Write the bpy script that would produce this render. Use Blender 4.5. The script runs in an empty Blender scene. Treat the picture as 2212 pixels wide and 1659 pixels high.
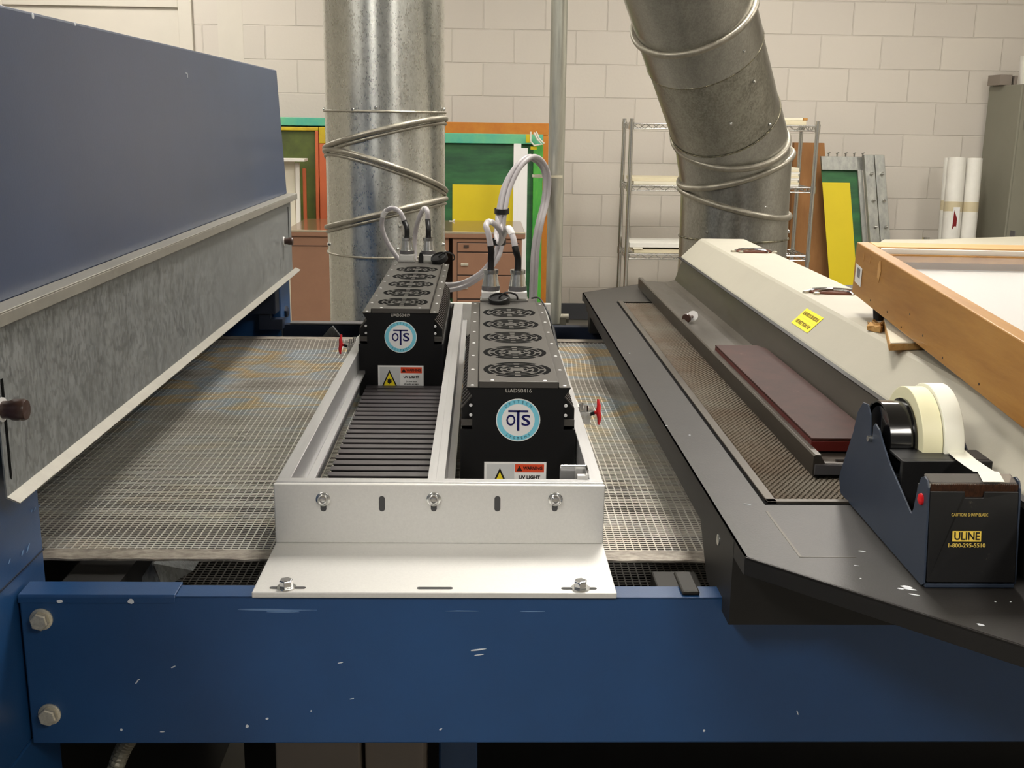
import bpy, math, random
from mathutils import Vector, Matrix
random.seed(7)
sc = bpy.context.scene
COL = sc.collection
PI = math.pi
# ---------------------------------------------------------------- camera, world, exposure
FPX = 2380.0
Yc = Vector((-64, 572.5, -2380)).normalized()
Zc = Vector((146, (FPX*FPX+9344)/572.5, 2380)).normalized()
Xc = Yc.cross(Zc)
R3 = Matrix((Xc, Yc, Zc))                       # camera -> world
CAM = Vector((0, 0, 1.35))
cd = bpy.data.cameras.new('camera'); cam = bpy.data.objects.new('camera', cd); COL.objects.link(cam)
cd.sensor_fit = 'HORIZONTAL'; cd.sensor_width = 36.0; cd.lens = FPX*36.0/2212.0
cd.clip_start = .05; cd.clip_end = 60
cam.matrix_world = Matrix.Translation(CAM) @ R3.to_4x4()
sc.camera = cam
w = bpy.data.worlds.new('world'); sc.world = w; w.use_nodes = True
w.node_tree.nodes['Background'].inputs[0].default_value = (.9, .93, 1, 1)
w.node_tree.nodes['Background'].inputs[1].default_value = .15
sc.view_settings.view_transform = 'Standard'
sc.view_settings.look = 'None'
sc.view_settings.gamma = 1.0
sc.view_settings.use_curve_mapping = False
sc.view_settings.exposure = 0.5
LIGHT_W = 26.0      # emission of the ceiling lamps' diffusers
# (x, y, length along y, brightness factor) of the fluorescent fixtures
FIX = [(.55, 3.0, 1.2, 1.15), (-2.4, 1.6, 1.2, .75), (1.9, 5.4, 1.2, .75), (-2.3, 5.9, 1.2, .95), (-1.6, -1.0, 1.2, 1.1), (1.9, -1.6, 1.2, 1.0), (3.3, 3.0, 1.2, 1.0)]
CEIL = 3.3

def pt(px, py, **k):
    """where the sight line of a photo point meets the plane x=, y= or z= (metres)"""
    d = R3 @ Vector((px-1106, 829.5-py, -FPX))
    a, v = list(k.items())[0]; i = 'xyz'.index(a)
    return CAM + d*((v-CAM[i])/d[i])

# ---------------------------------------------------------------- materials
def lin(c):
    return tuple(((x/255)/12.92 if x/255 <= .04045 else ((x/255+.055)/1.055)**2.4) for x in c)
MATS = {}
ANROT = 0.25
def mat(name, rgb, rough=.5, metal=0, var=0, vscale=30, stretch=(1,1,1), bump=0, bscale=200, spec=.5, rgb2=None, coat=0, trans=0, ior=1.45, wear=0, wscale=20, wrgb=(200,200,195), emit=0, vor=0, aniso=0):
    m = bpy.data.materials.new(name); m.use_nodes = True; MATS[name] = m
    nt = m.node_tree; N = nt.nodes; L = nt.links; b = N['Principled BSDF']
    c = lin(rgb)+(1,)
    b.inputs['Base Color'].default_value = c
    b.inputs['Roughness'].default_value = rough; b.inputs['Metallic'].default_value = metal
    b.inputs['Specular IOR Level'].default_value = spec; b.inputs['Coat Weight'].default_value = coat
    b.inputs['Transmission Weight'].default_value = trans; b.inputs['IOR'].default_value = ior
    if aniso:
        b.inputs['Anisotropic'].default_value = aniso; b.inputs['Anisotropic Rotation'].default_value = ANROT
        tn = N.new('ShaderNodeTangent'); tn.direction_type = 'RADIAL'; tn.axis = 'Z'; L.new(tn.outputs[0], b.inputs['Tangent'])
    if emit:
        b.inputs['Emission Color'].default_value = c; b.inputs['Emission Strength'].default_value = emit
    tc = N.new('ShaderNodeTexCoord'); mp = N.new('ShaderNodeMapping'); mp.inputs['Scale'].default_value = stretch
    L.new(tc.outputs['Object'], mp.inputs['Vector'])
    out = None
    if var or rgb2:
        if vor:
            nz = N.new('ShaderNodeTexVoronoi'); nz.inputs['Scale'].default_value = vscale; L.new(mp.outputs[0], nz.inputs['Vector'])
            n2 = N.new('ShaderNodeTexNoise'); n2.inputs['Scale'].default_value = vscale*.12; n2.inputs['Detail'].default_value = 6; L.new(mp.outputs[0], n2.inputs['Vector'])
            sp = N.new('ShaderNodeSeparateColor'); L.new(nz.outputs['Color'], sp.inputs[0])
            mx0 = N.new('ShaderNodeMix'); mx0.inputs[0].default_value = vor; L.new(n2.outputs['Fac'], mx0.inputs[2]); L.new(sp.outputs[0], mx0.inputs[3])
            fac = mx0.outputs[0]
        else:
            nz = N.new('ShaderNodeTexNoise'); nz.inputs['Scale'].default_value = vscale; nz.inputs['Detail'].default_value = 8; nz.inputs['Roughness'].default_value = .65
            L.new(mp.outputs[0], nz.inputs['Vector']); fac = nz.outputs['Fac']
        rp = N.new('ShaderNodeValToRGB'); rp.color_ramp.elements[0].position = .3; rp.color_ramp.elements[1].position = .7
        c2 = lin(rgb2)+(1,) if rgb2 else tuple(min(1, x*(1+var)) for x in c[:3])+(1,)
        c1 = c if rgb2 else tuple(x*(1-var) for x in c[:3])+(1,)
        rp.color_ramp.elements[0].color = c1; rp.color_ramp.elements[1].color = c2
        L.new(fac, rp.inputs[0]); out = rp.outputs[0]
        if metal > .3:
            mr = N.new('ShaderNodeMapRange'); mr.inputs[1].default_value = .3; mr.inputs[2].default_value = .7
            mr.inputs[3].default_value = rough*(1-.9*var); mr.inputs[4].default_value = min(1, rough*(1+1.6*var))
            L.new(fac, mr.inputs[0]); L.new(mr.outputs[0], b.inputs['Roughness'])
    if wear:
        n3 = N.new('ShaderNodeTexNoise'); n3.inputs['Scale'].default_value = wscale; n3.inputs['Detail'].default_value = 10; n3.inputs['Roughness'].default_value = .7
        L.new(tc.outputs['Object'], n3.inputs['Vector'])
        r3 = N.new('ShaderNodeValToRGB'); r3.color_ramp.elements[0].position = 1-wear; r3.color_ramp.elements[1].position = min(1, 1-wear+.04)
        L.new(n3.outputs['Fac'], r3.inputs[0])
        mx = N.new('ShaderNodeMix'); mx.data_type = 'RGBA'; L.new(r3.outputs[0], mx.inputs[0])
        if out: L.new(out, mx.inputs[6])
        else: mx.inputs[6].default_value = c
        mx.inputs[7].default_value = lin(wrgb)+(1,); out = mx.outputs[2]
    if out: L.new(out, b.inputs['Base Color'])
    if bump:
        nb = N.new('ShaderNodeTexNoise'); nb.inputs['Scale'].default_value = bscale; nb.inputs['Detail'].default_value = 4
        L.new(mp.outputs[0], nb.inputs['Vector'])
        bp = N.new('ShaderNodeBump'); bp.inputs['Strength'].default_value = bump; bp.inputs['Distance'].default_value = .002
        L.new(nb.outputs['Fac'], bp.inputs['Height']); L.new(bp.outputs[0], b.inputs['Normal'])
    return m

mat('blue_paint', (24,66,112), .40, var=.10, vscale=6, bump=.08, bscale=900, coat=.3)
MATS['blue_paint'].node_tree.nodes['Principled BSDF'].inputs['Coat Roughness'].default_value = .4
mat('hood_blue', (52,66,94), .36, var=.10, vscale=4, bump=.04, bscale=300, coat=.35)
MATS['hood_blue'].node_tree.nodes['Principled BSDF'].inputs['Coat Roughness'].default_value = .2
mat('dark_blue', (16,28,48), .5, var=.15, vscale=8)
mat('galv', (142,145,145), .45, 0.6, var=.2, vscale=330, stretch=(1,1,.4), vor=.5, bump=.04)
mat('galv_edge', (160,157,148), .45, 0.55, var=.1, vscale=40)
mat('duct_metal', (204,205,199), .29, 0.95, var=.08, vscale=330, stretch=(1,1,.5), vor=.45, bump=.02, bscale=20, aniso=.75)
mat('duct_dark', (162,161,154), .31, 0.93, var=.11, vscale=300, stretch=(1,1,.5), vor=.4, bump=.02, bscale=20, aniso=.7)
mat('duct_mottled', (150,148,138), .36, 0.88, var=.26, vscale=240, stretch=(1,1,.6), vor=.35, bump=.03, bscale=30, aniso=.6)
mat('duct_ring', (160,155,142), .42, 0.7, var=.2, vscale=60)
mat('duct_old', (140,134,112), .36, 0.8, var=.35, vscale=90, vor=.5, rgb2=(100,96,84), bump=.05)
mat('alu', (196,196,196), .38, .75, var=.05, vscale=300, stretch=(1,.03,1))
mat('alu_plate', (218,217,213), .42, .4, var=.04, vscale=400)
mat('alu_bright', (225,225,225), .35, .3)
mat('alu_dark', (120,118,120), .45, .7)
mat('zinc', (200,200,196), .22, .95, var=.12, vscale=200)
mat('chrome', (215,215,215), .12, 1.0)
mat('brass_zinc', (204,198,180), .35, .6, var=.2, vscale=300)
mat('black_anod', (14,14,15), .42, .2)
mat('fan_plate', (84,81,77), .42, .5, var=.05, vscale=500)
mat('black', (9,9,9), .5)
mat('slot_dark', (4,4,4), .9, spec=.1)
mat('slot_grey', (70,70,70), .8)
mat('print_grey', (120,122,128), .6)
mat('rubber', (14,14,15), .45)
mat('louvre', (92,88,90), .34, .4, var=.06, vscale=60)
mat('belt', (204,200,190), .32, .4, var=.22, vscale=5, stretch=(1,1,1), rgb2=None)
mat('belt_shaded', (80,76,70), .6, .1, var=.2, vscale=6)  # same belt for the return strand, shade underneath put into its colour
mat('selvedge', (186,178,166), .42, .3, var=.3, vscale=110, stretch=(.5,1,1), rgb2=(112,104,94))
mat('panel_black', (50,48,46), .42, .1, var=.14, vscale=14, bump=.08, bscale=500, wear=.27, wscale=60, wrgb=(110,106,100))
mat('panel_side', (26,25,24), .5, .1, var=.12, vscale=10)
mat('clip_dark', (40,38,34), .5, .3)
mat('deck_mesh', (92,76,60), .5, .35, rgb2=(112,106,94), vscale=7)
mat('tray_grey', (80,75,68), .36, .5, var=.18, vscale=12, stretch=(1,.25,1), wear=.30, wscale=18, wrgb=(120,112,100))
mat('cover_grey', (172,168,153), .45, 0, var=.035, vscale=8, bump=.06, bscale=500, wear=.25, wscale=45, wrgb=(120,116,104))
mat('redboard', (56,30,24), .6, 0, spec=.25, var=.25, vscale=30, wear=.34, wscale=50, wrgb=(116,92,80))
mat('red_edge', (84,18,12), .5)
mat('wood', (188,140,72), .42, 0, rgb2=(154,104,46), vscale=5, stretch=(4,.6,6), bump=.08, bscale=60, coat=.15)
mat('wood_light', (212,166,104), .5, 0, rgb2=(188,134,70), vscale=9, stretch=(.5,5,3))
mat('particle', (196,156,96), .8, rgb2=(160,116,60), vscale=90, bump=.6, bscale=150)
mat('laminate', (226,220,200), .4)
mat('white_paint', (226,222,212), .45)
mat('paper', (224,222,214), .7, var=.03, vscale=40)
mat('bed_white', (206,205,200), .5)
mat('cream', (216,206,176), .7, var=.04, vscale=20)
mat('paper_stack', (220,216,202), .8, rgb2=(180,172,150), vscale=60, stretch=(.05,.05,6))
mat('white_roll', (222,220,212), .45, var=.05, vscale=12)
mat('card', (158,112,66), .75, rgb2=(138,94,52), vscale=6, stretch=(3,3,.4))
mat('kraft_tape', (196,184,152), .4)
mat('red_label', (120,14,20), .6)
mat('desk_brown', (142,106,84), .4, 0, var=.06, vscale=10, bump=.05, bscale=500)
mat('desk_dark', (60,44,36), .6)
mat('desk_top', (128,96,70), .22, 0, rgb2=(104,76,54), vscale=7, stretch=(.3,4,1), coat=.4)
mat('desk_edge', (196,184,160), .35, .6)
mat('teal', (66,168,150), .35, 0, rgb2=(110,190,140), vscale=7)
mat('mesh_green', (24,62,44), .5, 0, rgb2=(52,112,62), vscale=2.2, stretch=(1,1,5))
mat('mesh_olive', (96,112,44), .5, 0, rgb2=(50,54,26), vscale=2.5, stretch=(1,1,1))
mat('frame_green', (52,140,60), .35, 0, rgb2=(92,180,66), vscale=9, stretch=(3,3,.6))
mat('orange', (188,94,54), .5, 0, var=.06, vscale=6)
mat('orange_wood', (206,134,36), .5, 0, rgb2=(190,112,26), vscale=10)
mat('yellow', (216,194,22), .5, 0, var=.03, vscale=5)
mat('yellow_frame', (196,176,28), .5, rgb2=(180,150,30), vscale=12)
mat('frame_alu', (176,176,168), .4, .5, rgb2=(140,142,138), vscale=30, stretch=(1,1,.5))
mat('cabinet', (126,124,110), .5, 0, var=.03, vscale=10)
mat('grey_box', (132,122,112), .7)
mat('cable_grey', (178,174,176), .38)
mat('cable_white', (226,224,222), .35)
mat('tie_white', (226,220,196), .4)
mat('cyan', (124,204,224), .35)
mat('sticker_white', (214,214,218), .35)
mat('navy', (14,14,84), .4)
mat('cyan_text', (30,90,110), .4)
mat('grey_text', (190,186,178), .5)
mat('lbl_red', (216,76,40), .4)
mat('lbl_dark', (46,12,10), .5)
mat('lbl_yellow', (236,216,40), .4)
mat('lbl_black', (22,20,18), .5)
mat('lbl_white', (232,232,230), .35)
mat('lbl_grey', (200,202,202), .35)
mat('warn_yellow', (250,234,60), .4)
mat('warn_text', (120,96,20), .5)
mat('disp_blue', (48,58,74), .42, 0, var=.08, vscale=20, wear=.29, wscale=70, wrgb=(92,104,122))
mat('disp_black', (24,24,25), .38, 0, var=.2, vscale=15, wear=.37, wscale=30, wrgb=(66,62,54))
mat('hub_black', (12,12,13), .2, coat=.5)
mat('tape_cream', (238,234,196), .45)
mat('tape_white', (240,240,226), .45)
mat('tape_core', (214,196,150), .7)
mat('blade', (88,56,38), .45, .5, rgb2=(50,34,26), vscale=160, stretch=(3,1,1))
mat('clear', (210,205,200), .08, 0, trans=.85)
mat('acrylic', (250,250,250), .03)
MATS['acrylic'].node_tree.nodes['Principled BSDF'].inputs['Alpha'].default_value = .12
mat('red_plastic', (206,16,24), .35)
mat('knob_brown', (62,42,34), .35, 0, coat=.2)
mat('handle_brown', (110,70,56), .4, .2)
mat('uline', (240,206,84), .5)
mat('gold_text', (214,186,90), .5)
mat('chip', (214,218,222), .6)
mat('chip_dim', (110,140,180), .6)
mat('trim', (212,206,194), .6, var=.02, vscale=6, bump=.06, bscale=120)
mat('ceiling', (208,206,200), .9)
mat('floor', (138,134,126), .45, 0, var=.08, vscale=3)
mat('base_rubber', (74,76,82), .6)
mat('side_wall', (198,192,180), .8)
mat('front_wall', (150,152,156), .8)
mat('fixture', (230,230,226), .5)
mat('conduit_grey', (134,130,116), .5, .4)
mat('pole', (196,196,184), .36, .7, var=.14, vscale=30, stretch=(4,4,.4))
mat('diffuser', (255,249,240), .5, emit=LIGHT_W)

# faint blue and orange tint patches on the belt cloth
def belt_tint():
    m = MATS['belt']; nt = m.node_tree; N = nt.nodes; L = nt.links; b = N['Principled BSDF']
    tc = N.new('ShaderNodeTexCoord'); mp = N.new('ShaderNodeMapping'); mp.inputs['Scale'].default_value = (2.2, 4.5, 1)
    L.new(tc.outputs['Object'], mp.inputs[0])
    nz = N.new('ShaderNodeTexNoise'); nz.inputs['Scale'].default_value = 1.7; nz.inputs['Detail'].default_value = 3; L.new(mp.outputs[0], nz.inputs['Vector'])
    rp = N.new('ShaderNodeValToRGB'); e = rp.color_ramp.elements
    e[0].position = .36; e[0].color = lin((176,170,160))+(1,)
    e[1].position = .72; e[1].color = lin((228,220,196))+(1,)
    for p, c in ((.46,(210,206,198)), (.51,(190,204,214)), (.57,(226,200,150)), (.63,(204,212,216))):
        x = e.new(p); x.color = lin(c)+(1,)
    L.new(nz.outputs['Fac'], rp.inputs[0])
    sx = N.new('ShaderNodeSeparateXYZ'); L.new(tc.outputs['Object'], sx.inputs[0])     # tint is stronger in the far half of the belt
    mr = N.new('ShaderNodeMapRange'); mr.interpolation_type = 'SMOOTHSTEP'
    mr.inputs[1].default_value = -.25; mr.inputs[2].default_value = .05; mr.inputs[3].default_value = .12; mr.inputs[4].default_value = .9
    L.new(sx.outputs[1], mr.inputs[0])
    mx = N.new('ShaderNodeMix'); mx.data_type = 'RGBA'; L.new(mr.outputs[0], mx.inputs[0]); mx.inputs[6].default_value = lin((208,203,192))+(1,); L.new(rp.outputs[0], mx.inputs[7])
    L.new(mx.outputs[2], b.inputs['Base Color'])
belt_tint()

def wall_mat():
    m = bpy.data.materials.new('painted_block'); MATS['block_wall'] = m; m.use_nodes = True
    nt = m.node_tree; N = nt.nodes; L = nt.links; b = N['Principled BSDF']
    tc = N.new('ShaderNodeTexCoord'); s = N.new('ShaderNodeSeparateXYZ'); cb = N.new('ShaderNodeCombineXYZ')
    L.new(tc.outputs['Object'], s.inputs[0])
    ax = N.new('ShaderNodeMath'); ax.operation = 'ADD'; ax.inputs[1].default_value = WX; L.new(s.outputs[0], ax.inputs[0])
    az = N.new('ShaderNodeMath'); az.operation = 'ADD'; az.inputs[1].default_value = WZ; L.new(s.outputs[2], az.inputs[0])
    L.new(ax.outputs[0], cb.inputs[0]); L.new(az.outputs[0], cb.inputs[1])
    br = N.new('ShaderNodeTexBrick'); br.inputs['Scale'].default_value = 1.0
    br.inputs['Brick Width'].default_value = .4064; br.inputs['Row Height'].default_value = .2121
    br.inputs['Mortar Size'].default_value = .0045; br.inputs['Mortar Smooth'].default_value = .5
    br.offset = .5
    br.inputs['Color1'].default_value = lin((212,205,194))+(1,); br.inputs['Color2'].default_value = lin((206,199,189))+(1,)
    br.inputs['Mortar'].default_value = lin((207,200,189))+(1,)
    L.new(cb.outputs[0], br.inputs['Vector']); L.new(br.outputs['Color'], b.inputs['Base Color'])
    b.inputs['Roughness'].default_value = .55
    inv = N.new('ShaderNodeMath'); inv.operation = 'SUBTRACT'; inv.inputs[0].default_value = 1; L.new(br.outputs['Fac'], inv.inputs[1])
    bp = N.new('ShaderNodeBump'); bp.inputs['Strength'].default_value = .9; bp.inputs['Distance'].default_value = .004; L.new(inv.outputs[0], bp.inputs['Height'])
    nz = N.new('ShaderNodeTexNoise'); nz.inputs['Scale'].default_value = 55; nz.inputs['Detail'].default_value = 5; L.new(tc.outputs['Object'], nz.inputs['Vector'])
    b2 = N.new('ShaderNodeBump'); b2.inputs['Strength'].default_value = .22; b2.inputs['Distance'].default_value = .003
    L.new(nz.outputs['Fac'], b2.inputs['Height']); L.new(bp.outputs[0], b2.inputs['Normal']); L.new(b2.outputs[0], b.inputs['Normal'])
WX = 0.0; WZ = 0.0
_a = pt(1700, 150.5, y=7.56); WZ = -((_a.z+.011) % .2121) + .2121*40
_j = pt(1772, 116, y=7.56)      # a vertical joint in the course above that line
row = int((_j.z+WZ)/.2121)
WX = -((_j.x - (0 if row % 2 else .2032)) % .4064) + .4064*40
wall_mat()

# ---------------------------------------------------------------- mesh building
class MB:
    def __init__(s): s.v = []; s.f = []; s.m = []; s.cur = 0
    def add(s, vs, fs):
        o = len(s.v); s.v += [tuple(x) for x in vs]
        for f in fs: s.f.append(tuple(i+o for i in f)); s.m.append(s.cur)
        return s
    def box(s, x0, x1, y0, y1, z0, z1, M=None):
        vs = [Vector((x, y, z)) for x in (x0, x1) for y in (y0, y1) for z in (z0, z1)]
        if M: vs = [M @ v for v in vs]
        return s.add(vs, [(0,1,3,2),(4,6,7,5),(0,4,5,1),(2,3,7,6),(0,2,6,4),(1,5,7,3)])
    def prism(s, pts, d):
        n = len(pts); a = [Vector(p) for p in pts]; d = Vector(d); vs = a+[p+d for p in a]
        return s.add(vs, [tuple(range(n))[::-1], tuple(range(n, 2*n))]+[(i, (i+1) % n, n+(i+1) % n, n+i) for i in range(n)])
    def rings(s, rs, cap=True):
        n = len(rs[0]); vs = [p for r in rs for p in r]; fs = []
        for k in range(len(rs)-1):
            for i in range(n):
                j = (i+1) % n; fs.append((k*n+i, k*n+j, (k+1)*n+j, (k+1)*n+i))
        if cap: fs += [tuple(range(n))[::-1], tuple((len(rs)-1)*n+i for i in range(n))]
        return s.add(vs, fs)
    def lathe(s, c, ax, prof, n=24, cap=True):
        c = Vector(c); ax = Vector(ax).normalized(); u = ax.orthogonal().normalized(); v = ax.cross(u)
        return s.rings([[c+ax*h+(u*math.cos(2*PI*i/n)+v*math.sin(2*PI*i/n))*r for i in range(n)] for h, r in prof], cap)
    def cyl(s, a, b, r, n=16, r2=None):
        a = Vector(a); b = Vector(b)
        return s.lathe(a, b-a, [(0, r), ((b-a).length, r if r2 is None else r2)], n)
    def tube(s, path, r, n=10, closed=False):
        P = [Vector(p) for p in path]; rs = []; u = None; m = len(P)
        for i in range(m):
            if closed: t = (P[(i+1) % m]-P[i-1]).normalized()
            else: t = (P[min(i+1, m-1)]-P[max(i-1, 0)]).normalized()
            if u is None: u = t.orthogonal().normalized()
            u = (u-t*u.dot(t)).normalized(); v = t.cross(u)
            rr = r[i] if isinstance(r, (list, tuple)) else r
            rs.append([P[i]+(u*math.cos(2*PI*k/n)+v*math.sin(2*PI*k/n))*rr for k in range(n)])
        if closed: rs.append(rs[0]); return s.rings(rs, False)
        return s.rings(rs)
    def build(s, name, mats, parent=None, smooth=False, bevel=0, seg=2, local=False):
        off = org(parent) if (parent and not local) else Vector((0, 0, 0))
        me = bpy.data.meshes.new(name)
        me.from_pydata([tuple(Vector(v)-off) for v in s.v], [], s.f)
        ms = mats if isinstance(mats, (list, tuple)) else [mats]
        for x in ms: me.materials.append(MATS[x])
        if len(ms) > 1: me.polygons.foreach_set('material_index', s.m)
        if smooth: me.polygons.foreach_set('use_smooth', [True]*len(me.polygons))
        me.update(); me.validate()
        import bmesh
        bm = bmesh.new(); bm.from_mesh(me); bmesh.ops.recalc_face_normals(bm, faces=bm.faces); bm.to_mesh(me); bm.free()
        if smooth:
            try: me.set_sharp_from_angle(angle=math.radians(38))
            except Exception: pass
        o = bpy.data.objects.new(name, me); COL.objects.link(o)
        if parent: o.parent = parent
        if bevel:
            b = o.modifiers.new('bevel', 'BEVEL'); b.width = bevel; b.segments = seg; b.limit_method = 'ANGLE'; b.angle_limit = math.radians(40)
        return o
def org(o):
    v = Vector((0, 0, 0))
    while o: v += o.location; o = o.parent
    return v
def tag(o, label, cat, group=None, kind=None):
    o['label'] = label; o['category'] = cat
    if group: o['group'] = group
    if kind: o['kind'] = kind
    return o
def thing(name, loc, label, cat, group=None):
    o = bpy.data.objects.new(name, None); o.empty_display_size = .05; COL.objects.link(o); o.location = loc
    return tag(o, label, cat, group)
def struct(name, mb, m, **k):
    o = mb.build(name, m, **k); o['kind'] = 'structure'; return o
def copy_tree(o, parent=None):
    c = o.copy(); COL.objects.link(c)
    if parent: c.parent = parent
    for ch in list(o.children): copy_tree(ch, c)
    return c
def smoothpath(P, n=8):
    P = [Vector(p) for p in P]; out = []
    for i in range(len(P)-1):
        p0 = P[max(i-1, 0)]; p1 = P[i]; p2 = P[i+1]; p3 = P[min(i+2, len(P)-1)]
        for k in range(n):
            t = k/n
            out.append(.5*((2*p1)+(p2-p0)*t+(2*p0-5*p1+4*p2-p3)*t*t+(3*p1-p0-3*p2+p3)*t**3))
    out.append(P[-1]); return out
def text(name, body, size, c, ux, uy, m, parent, local=False, wfit=None, ext=.0002, offset=0):
    cu = bpy.data.curves.new(name, 'FONT'); cu.body = body; cu.size = size; cu.align_x = 'CENTER'; cu.align_y = 'CENTER'; cu.extrude = ext; cu.offset = offset
    cu.resolution_u = 3
    t = bpy.data.objects.new(name, cu); COL.objects.link(t)
    dg = bpy.context.evaluated_depsgraph_get(); me = bpy.data.meshes.new_from_object(t.evaluated_get(dg))
    bpy.data.objects.remove(t); bpy.data.curves.remove(cu)
    ux = Vector(ux).normalized(); uy = Vector(uy).normalized(); uz = ux.cross(uy); c = Vector(c)
    if parent and not local: c = c-org(parent)
    xs = [v.co.x for v in me.vertices]; k = 1
    if wfit: k = wfit/(max(xs)-min(xs))
    for v in me.vertices: v.co = c+ux*v.co.x*k+uy*v.co.y+uz*v.co.z
    me.name = name; me.materials.clear(); me.materials.append(MATS[m])
    o = bpy.data.objects.new(name, me); COL.objects.link(o); o.parent = parent
    return o
def blob(c, ux, uy, a, b, n=10, j=.35):
    """irregular small flat patch outline"""
    c = Vector(c); ux = Vector(ux); uy = Vector(uy)
    return [c+ux*(a*math.cos(2*PI*i/n)*(1-j*random.random()))+uy*(b*math.sin(2*PI*i/n)*(1-j*random.random())) for i in range(n)]
X = Vector((1, 0, 0)); Y = Vector((0, 1, 0)); Z = Vector((0, 0, 1))

# ---------------------------------------------------------------- the room
WY = 7.56
struct('floor', MB().box(-5.2, 5.6, -4.2, WY+.2, -.1, 0), 'floor')
struct('ceiling', MB().box(-5.2, 5.6, -4.2, WY+.2, CEIL, CEIL+.1), 'ceiling')
struct('wall_back', MB().box(-5.2, 5.6, WY, WY+.2, 0, CEIL), 'block_wall')
struct('wall_left', MB().box(-5.2, -5.0, -4.2, WY, 0, CEIL), 'side_wall')
struct('wall_right', MB().box(5.4, 5.6, -4.2, WY, 0, CEIL), 'side_wall')
struct('wall_front', MB().box(-5.2, 5.6, -4.2, -4.0, 0, CEIL), 'front_wall')
struct('baseboard_back', MB().box(-1.9, 5.4, WY-.012, WY, 0, .115), 'base_rubber', bevel=.004)
# blocked-up doorway at the left of the wall: flat panel with a sunk field
a = pt(417, 50, y=WY).x; f1 = pt(386, 17, y=WY); f0 = pt(8, 8, y=WY)
m = MB()
m.box(f1.x, a, WY-.03, WY, 0, 2.5).box(-4.6, f0.x, WY-.03, WY, 0, 2.5).box(f0.x, f1.x, WY-.03, WY, f1.z, 2.5).box(f0.x, f1.x, WY-.008, WY, 0, f1.z)
struct('trim_1', m, 'trim', bevel=.003)
b0 = pt(470, 50, y=WY).x; b1 = pt(524, 50, y=WY).x
struct('trim_2', MB().box(b0, b1, WY-.0015, WY, 0, CEIL), 'trim')
n = 0
for (x, y, ln, k) in FIX:
    places = ['above the machine', 'left of the galvanised vertical duct', 'near the back wall on the right', 'near the back wall on the left', 'behind the camera on the left', 'behind the camera on the right', 'over the storage rack side']
    t = thing('ceiling_light', (x, y, CEIL), 'fluorescent ceiling light fixture '+places[n], 'light', 'fluorescent ceiling lights'); n += 1
    MB().box(x-.32, x+.32, y-ln/2-.03, y+ln/2+.03, CEIL-.07, CEIL).build('housing', 'fixture', t)
    nm = 'diffuser_%d' % int(k*100)
    if nm not in MATS: mat(nm, (255,249,240), .5, emit=LIGHT_W*k)
    MB().box(x-.28, x+.28, y-ln/2, y+ln/2, CEIL-.075, CEIL-.0701).build('diffuser', nm, t)

# ---------------------------------------------------------------- conveyor dryer housing (left)
HX = -.475
t = thing('conveyor_dryer', (-.9, 1.9, 0), 'blue conveyor dryer housing with galvanised curtain plate along its opening', 'dryer')
D = t
m = MB()
m.box(-1.5, HX, .6, 1.14, .08, .70)                 # lower body
MB().box(-1.5, HX-.04, 1.14, 2.73, .08, .6995).build('lower_panel', 'panel_side', t)
m.box(-1.5, HX, .6, 1.14, .70, 1.165)               # near pillar
m.box(-1.5, HX, 2.60, 2.73, .70, 1.165)             # far pillar
m.box(-1.5, HX-.006, 1.14, 2.60, .99, 1.165)         # lintel
m.build('body', 'blue_paint', t, bevel=.003)
MB().box(-1.45, -.80, 1.14, 2.60, .70, 1.0).build('tunnel', 'slot_dark', t)
m = MB(); m.prism([(-.475, .7, 1.165), (-.490, .7, 1.456), (-1.5, .7, 1.456), (-1.5, .7, 1.165)], (0, 2.035, 0))
m.build('hood', 'hood_blue', t, bevel=.003)
m = MB(); m.box(HX, HX+.0012, .62, 1.14, .8865, .8880)
m.build('seam', 'dark_blue', t)
# inner guide bracket at the far pillar
m = MB(); m.prism([pt(560, 662, y=2.56), pt(583, 662, y=2.56), pt(583, 690, y=2.56), pt(610, 690, y=2.56), pt(610, 712, y=2.56), pt(560, 712, y=2.56)], (0, .03, 0))
m.build('inner_bracket', 'dark_blue', t)
MB().box(-.56, -.478, 2.55, 2.60, .90, 1.0).build('inner_plate', 'dark_blue', t, bevel=.002)
m = MB(); m.lathe((-.476, 2.66, .888), X, [(0, .016), (.006, .015), (.009, .008)], 6)
m.build('latch', 'dark_blue', t)
# galvanised curtain plate
c = MB(); c.box(-.463, -.4615, 1.034, 2.70, .984, 1.163).build('curtain_plate', 'galv', t)
m = MB(); m.prism([(-.4615, 1.034, .984), (-.4495, 1.034, .978), (-.4500, 1.034, .9768), (-.463, 1.034, .9825)], (0, 1.715, 0))
m.build('lower_lip', 'galv_edge', t)
m = MB(); m.box(-.468, -.450, 1.02, 2.735, 1.153, 1.1655)
m.box(-.475, -.450, 1.02, 2.735, 1.1655, 1.1672)
m.build('top_channel', 'galv_edge', t, bevel=.0015)
for i, (yy, z0, z1) in enumerate(((1.046, .998, 1.10), (2.662, 1.05, 1.14))):
    m = MB(); m.prism([(-.4612, yy-.002, z0+.004), (-.4612, yy, z0), (-.4612, yy+.002, z0+.004), (-.4612, yy+.0025, z1), (-.4612, yy-.0025, z1)], (.0004, 0, 0)); m.build('adjusting_slot', 'slot_dark', t)
for (q, s) in (((2, 885), 1.0), ((613, 521), .85)):
    p = pt(*q, x=-.461)
    k = MB(); k.lathe(p, X, [(0, .012*s), (.002, .012*s)], 20).build('washer', 'cable_white', t, smooth=True)
    k = MB(); k.lathe(p+X*.002, X, [(0, .0085*s), (.006, .0088*s), (.010, .0105*s), (.020*s, .0108*s), (.0225*s, .0095*s), (.023*s, .002)], 24).build('clamping_knob', 'knob_brown', t, smooth=True)
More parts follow.
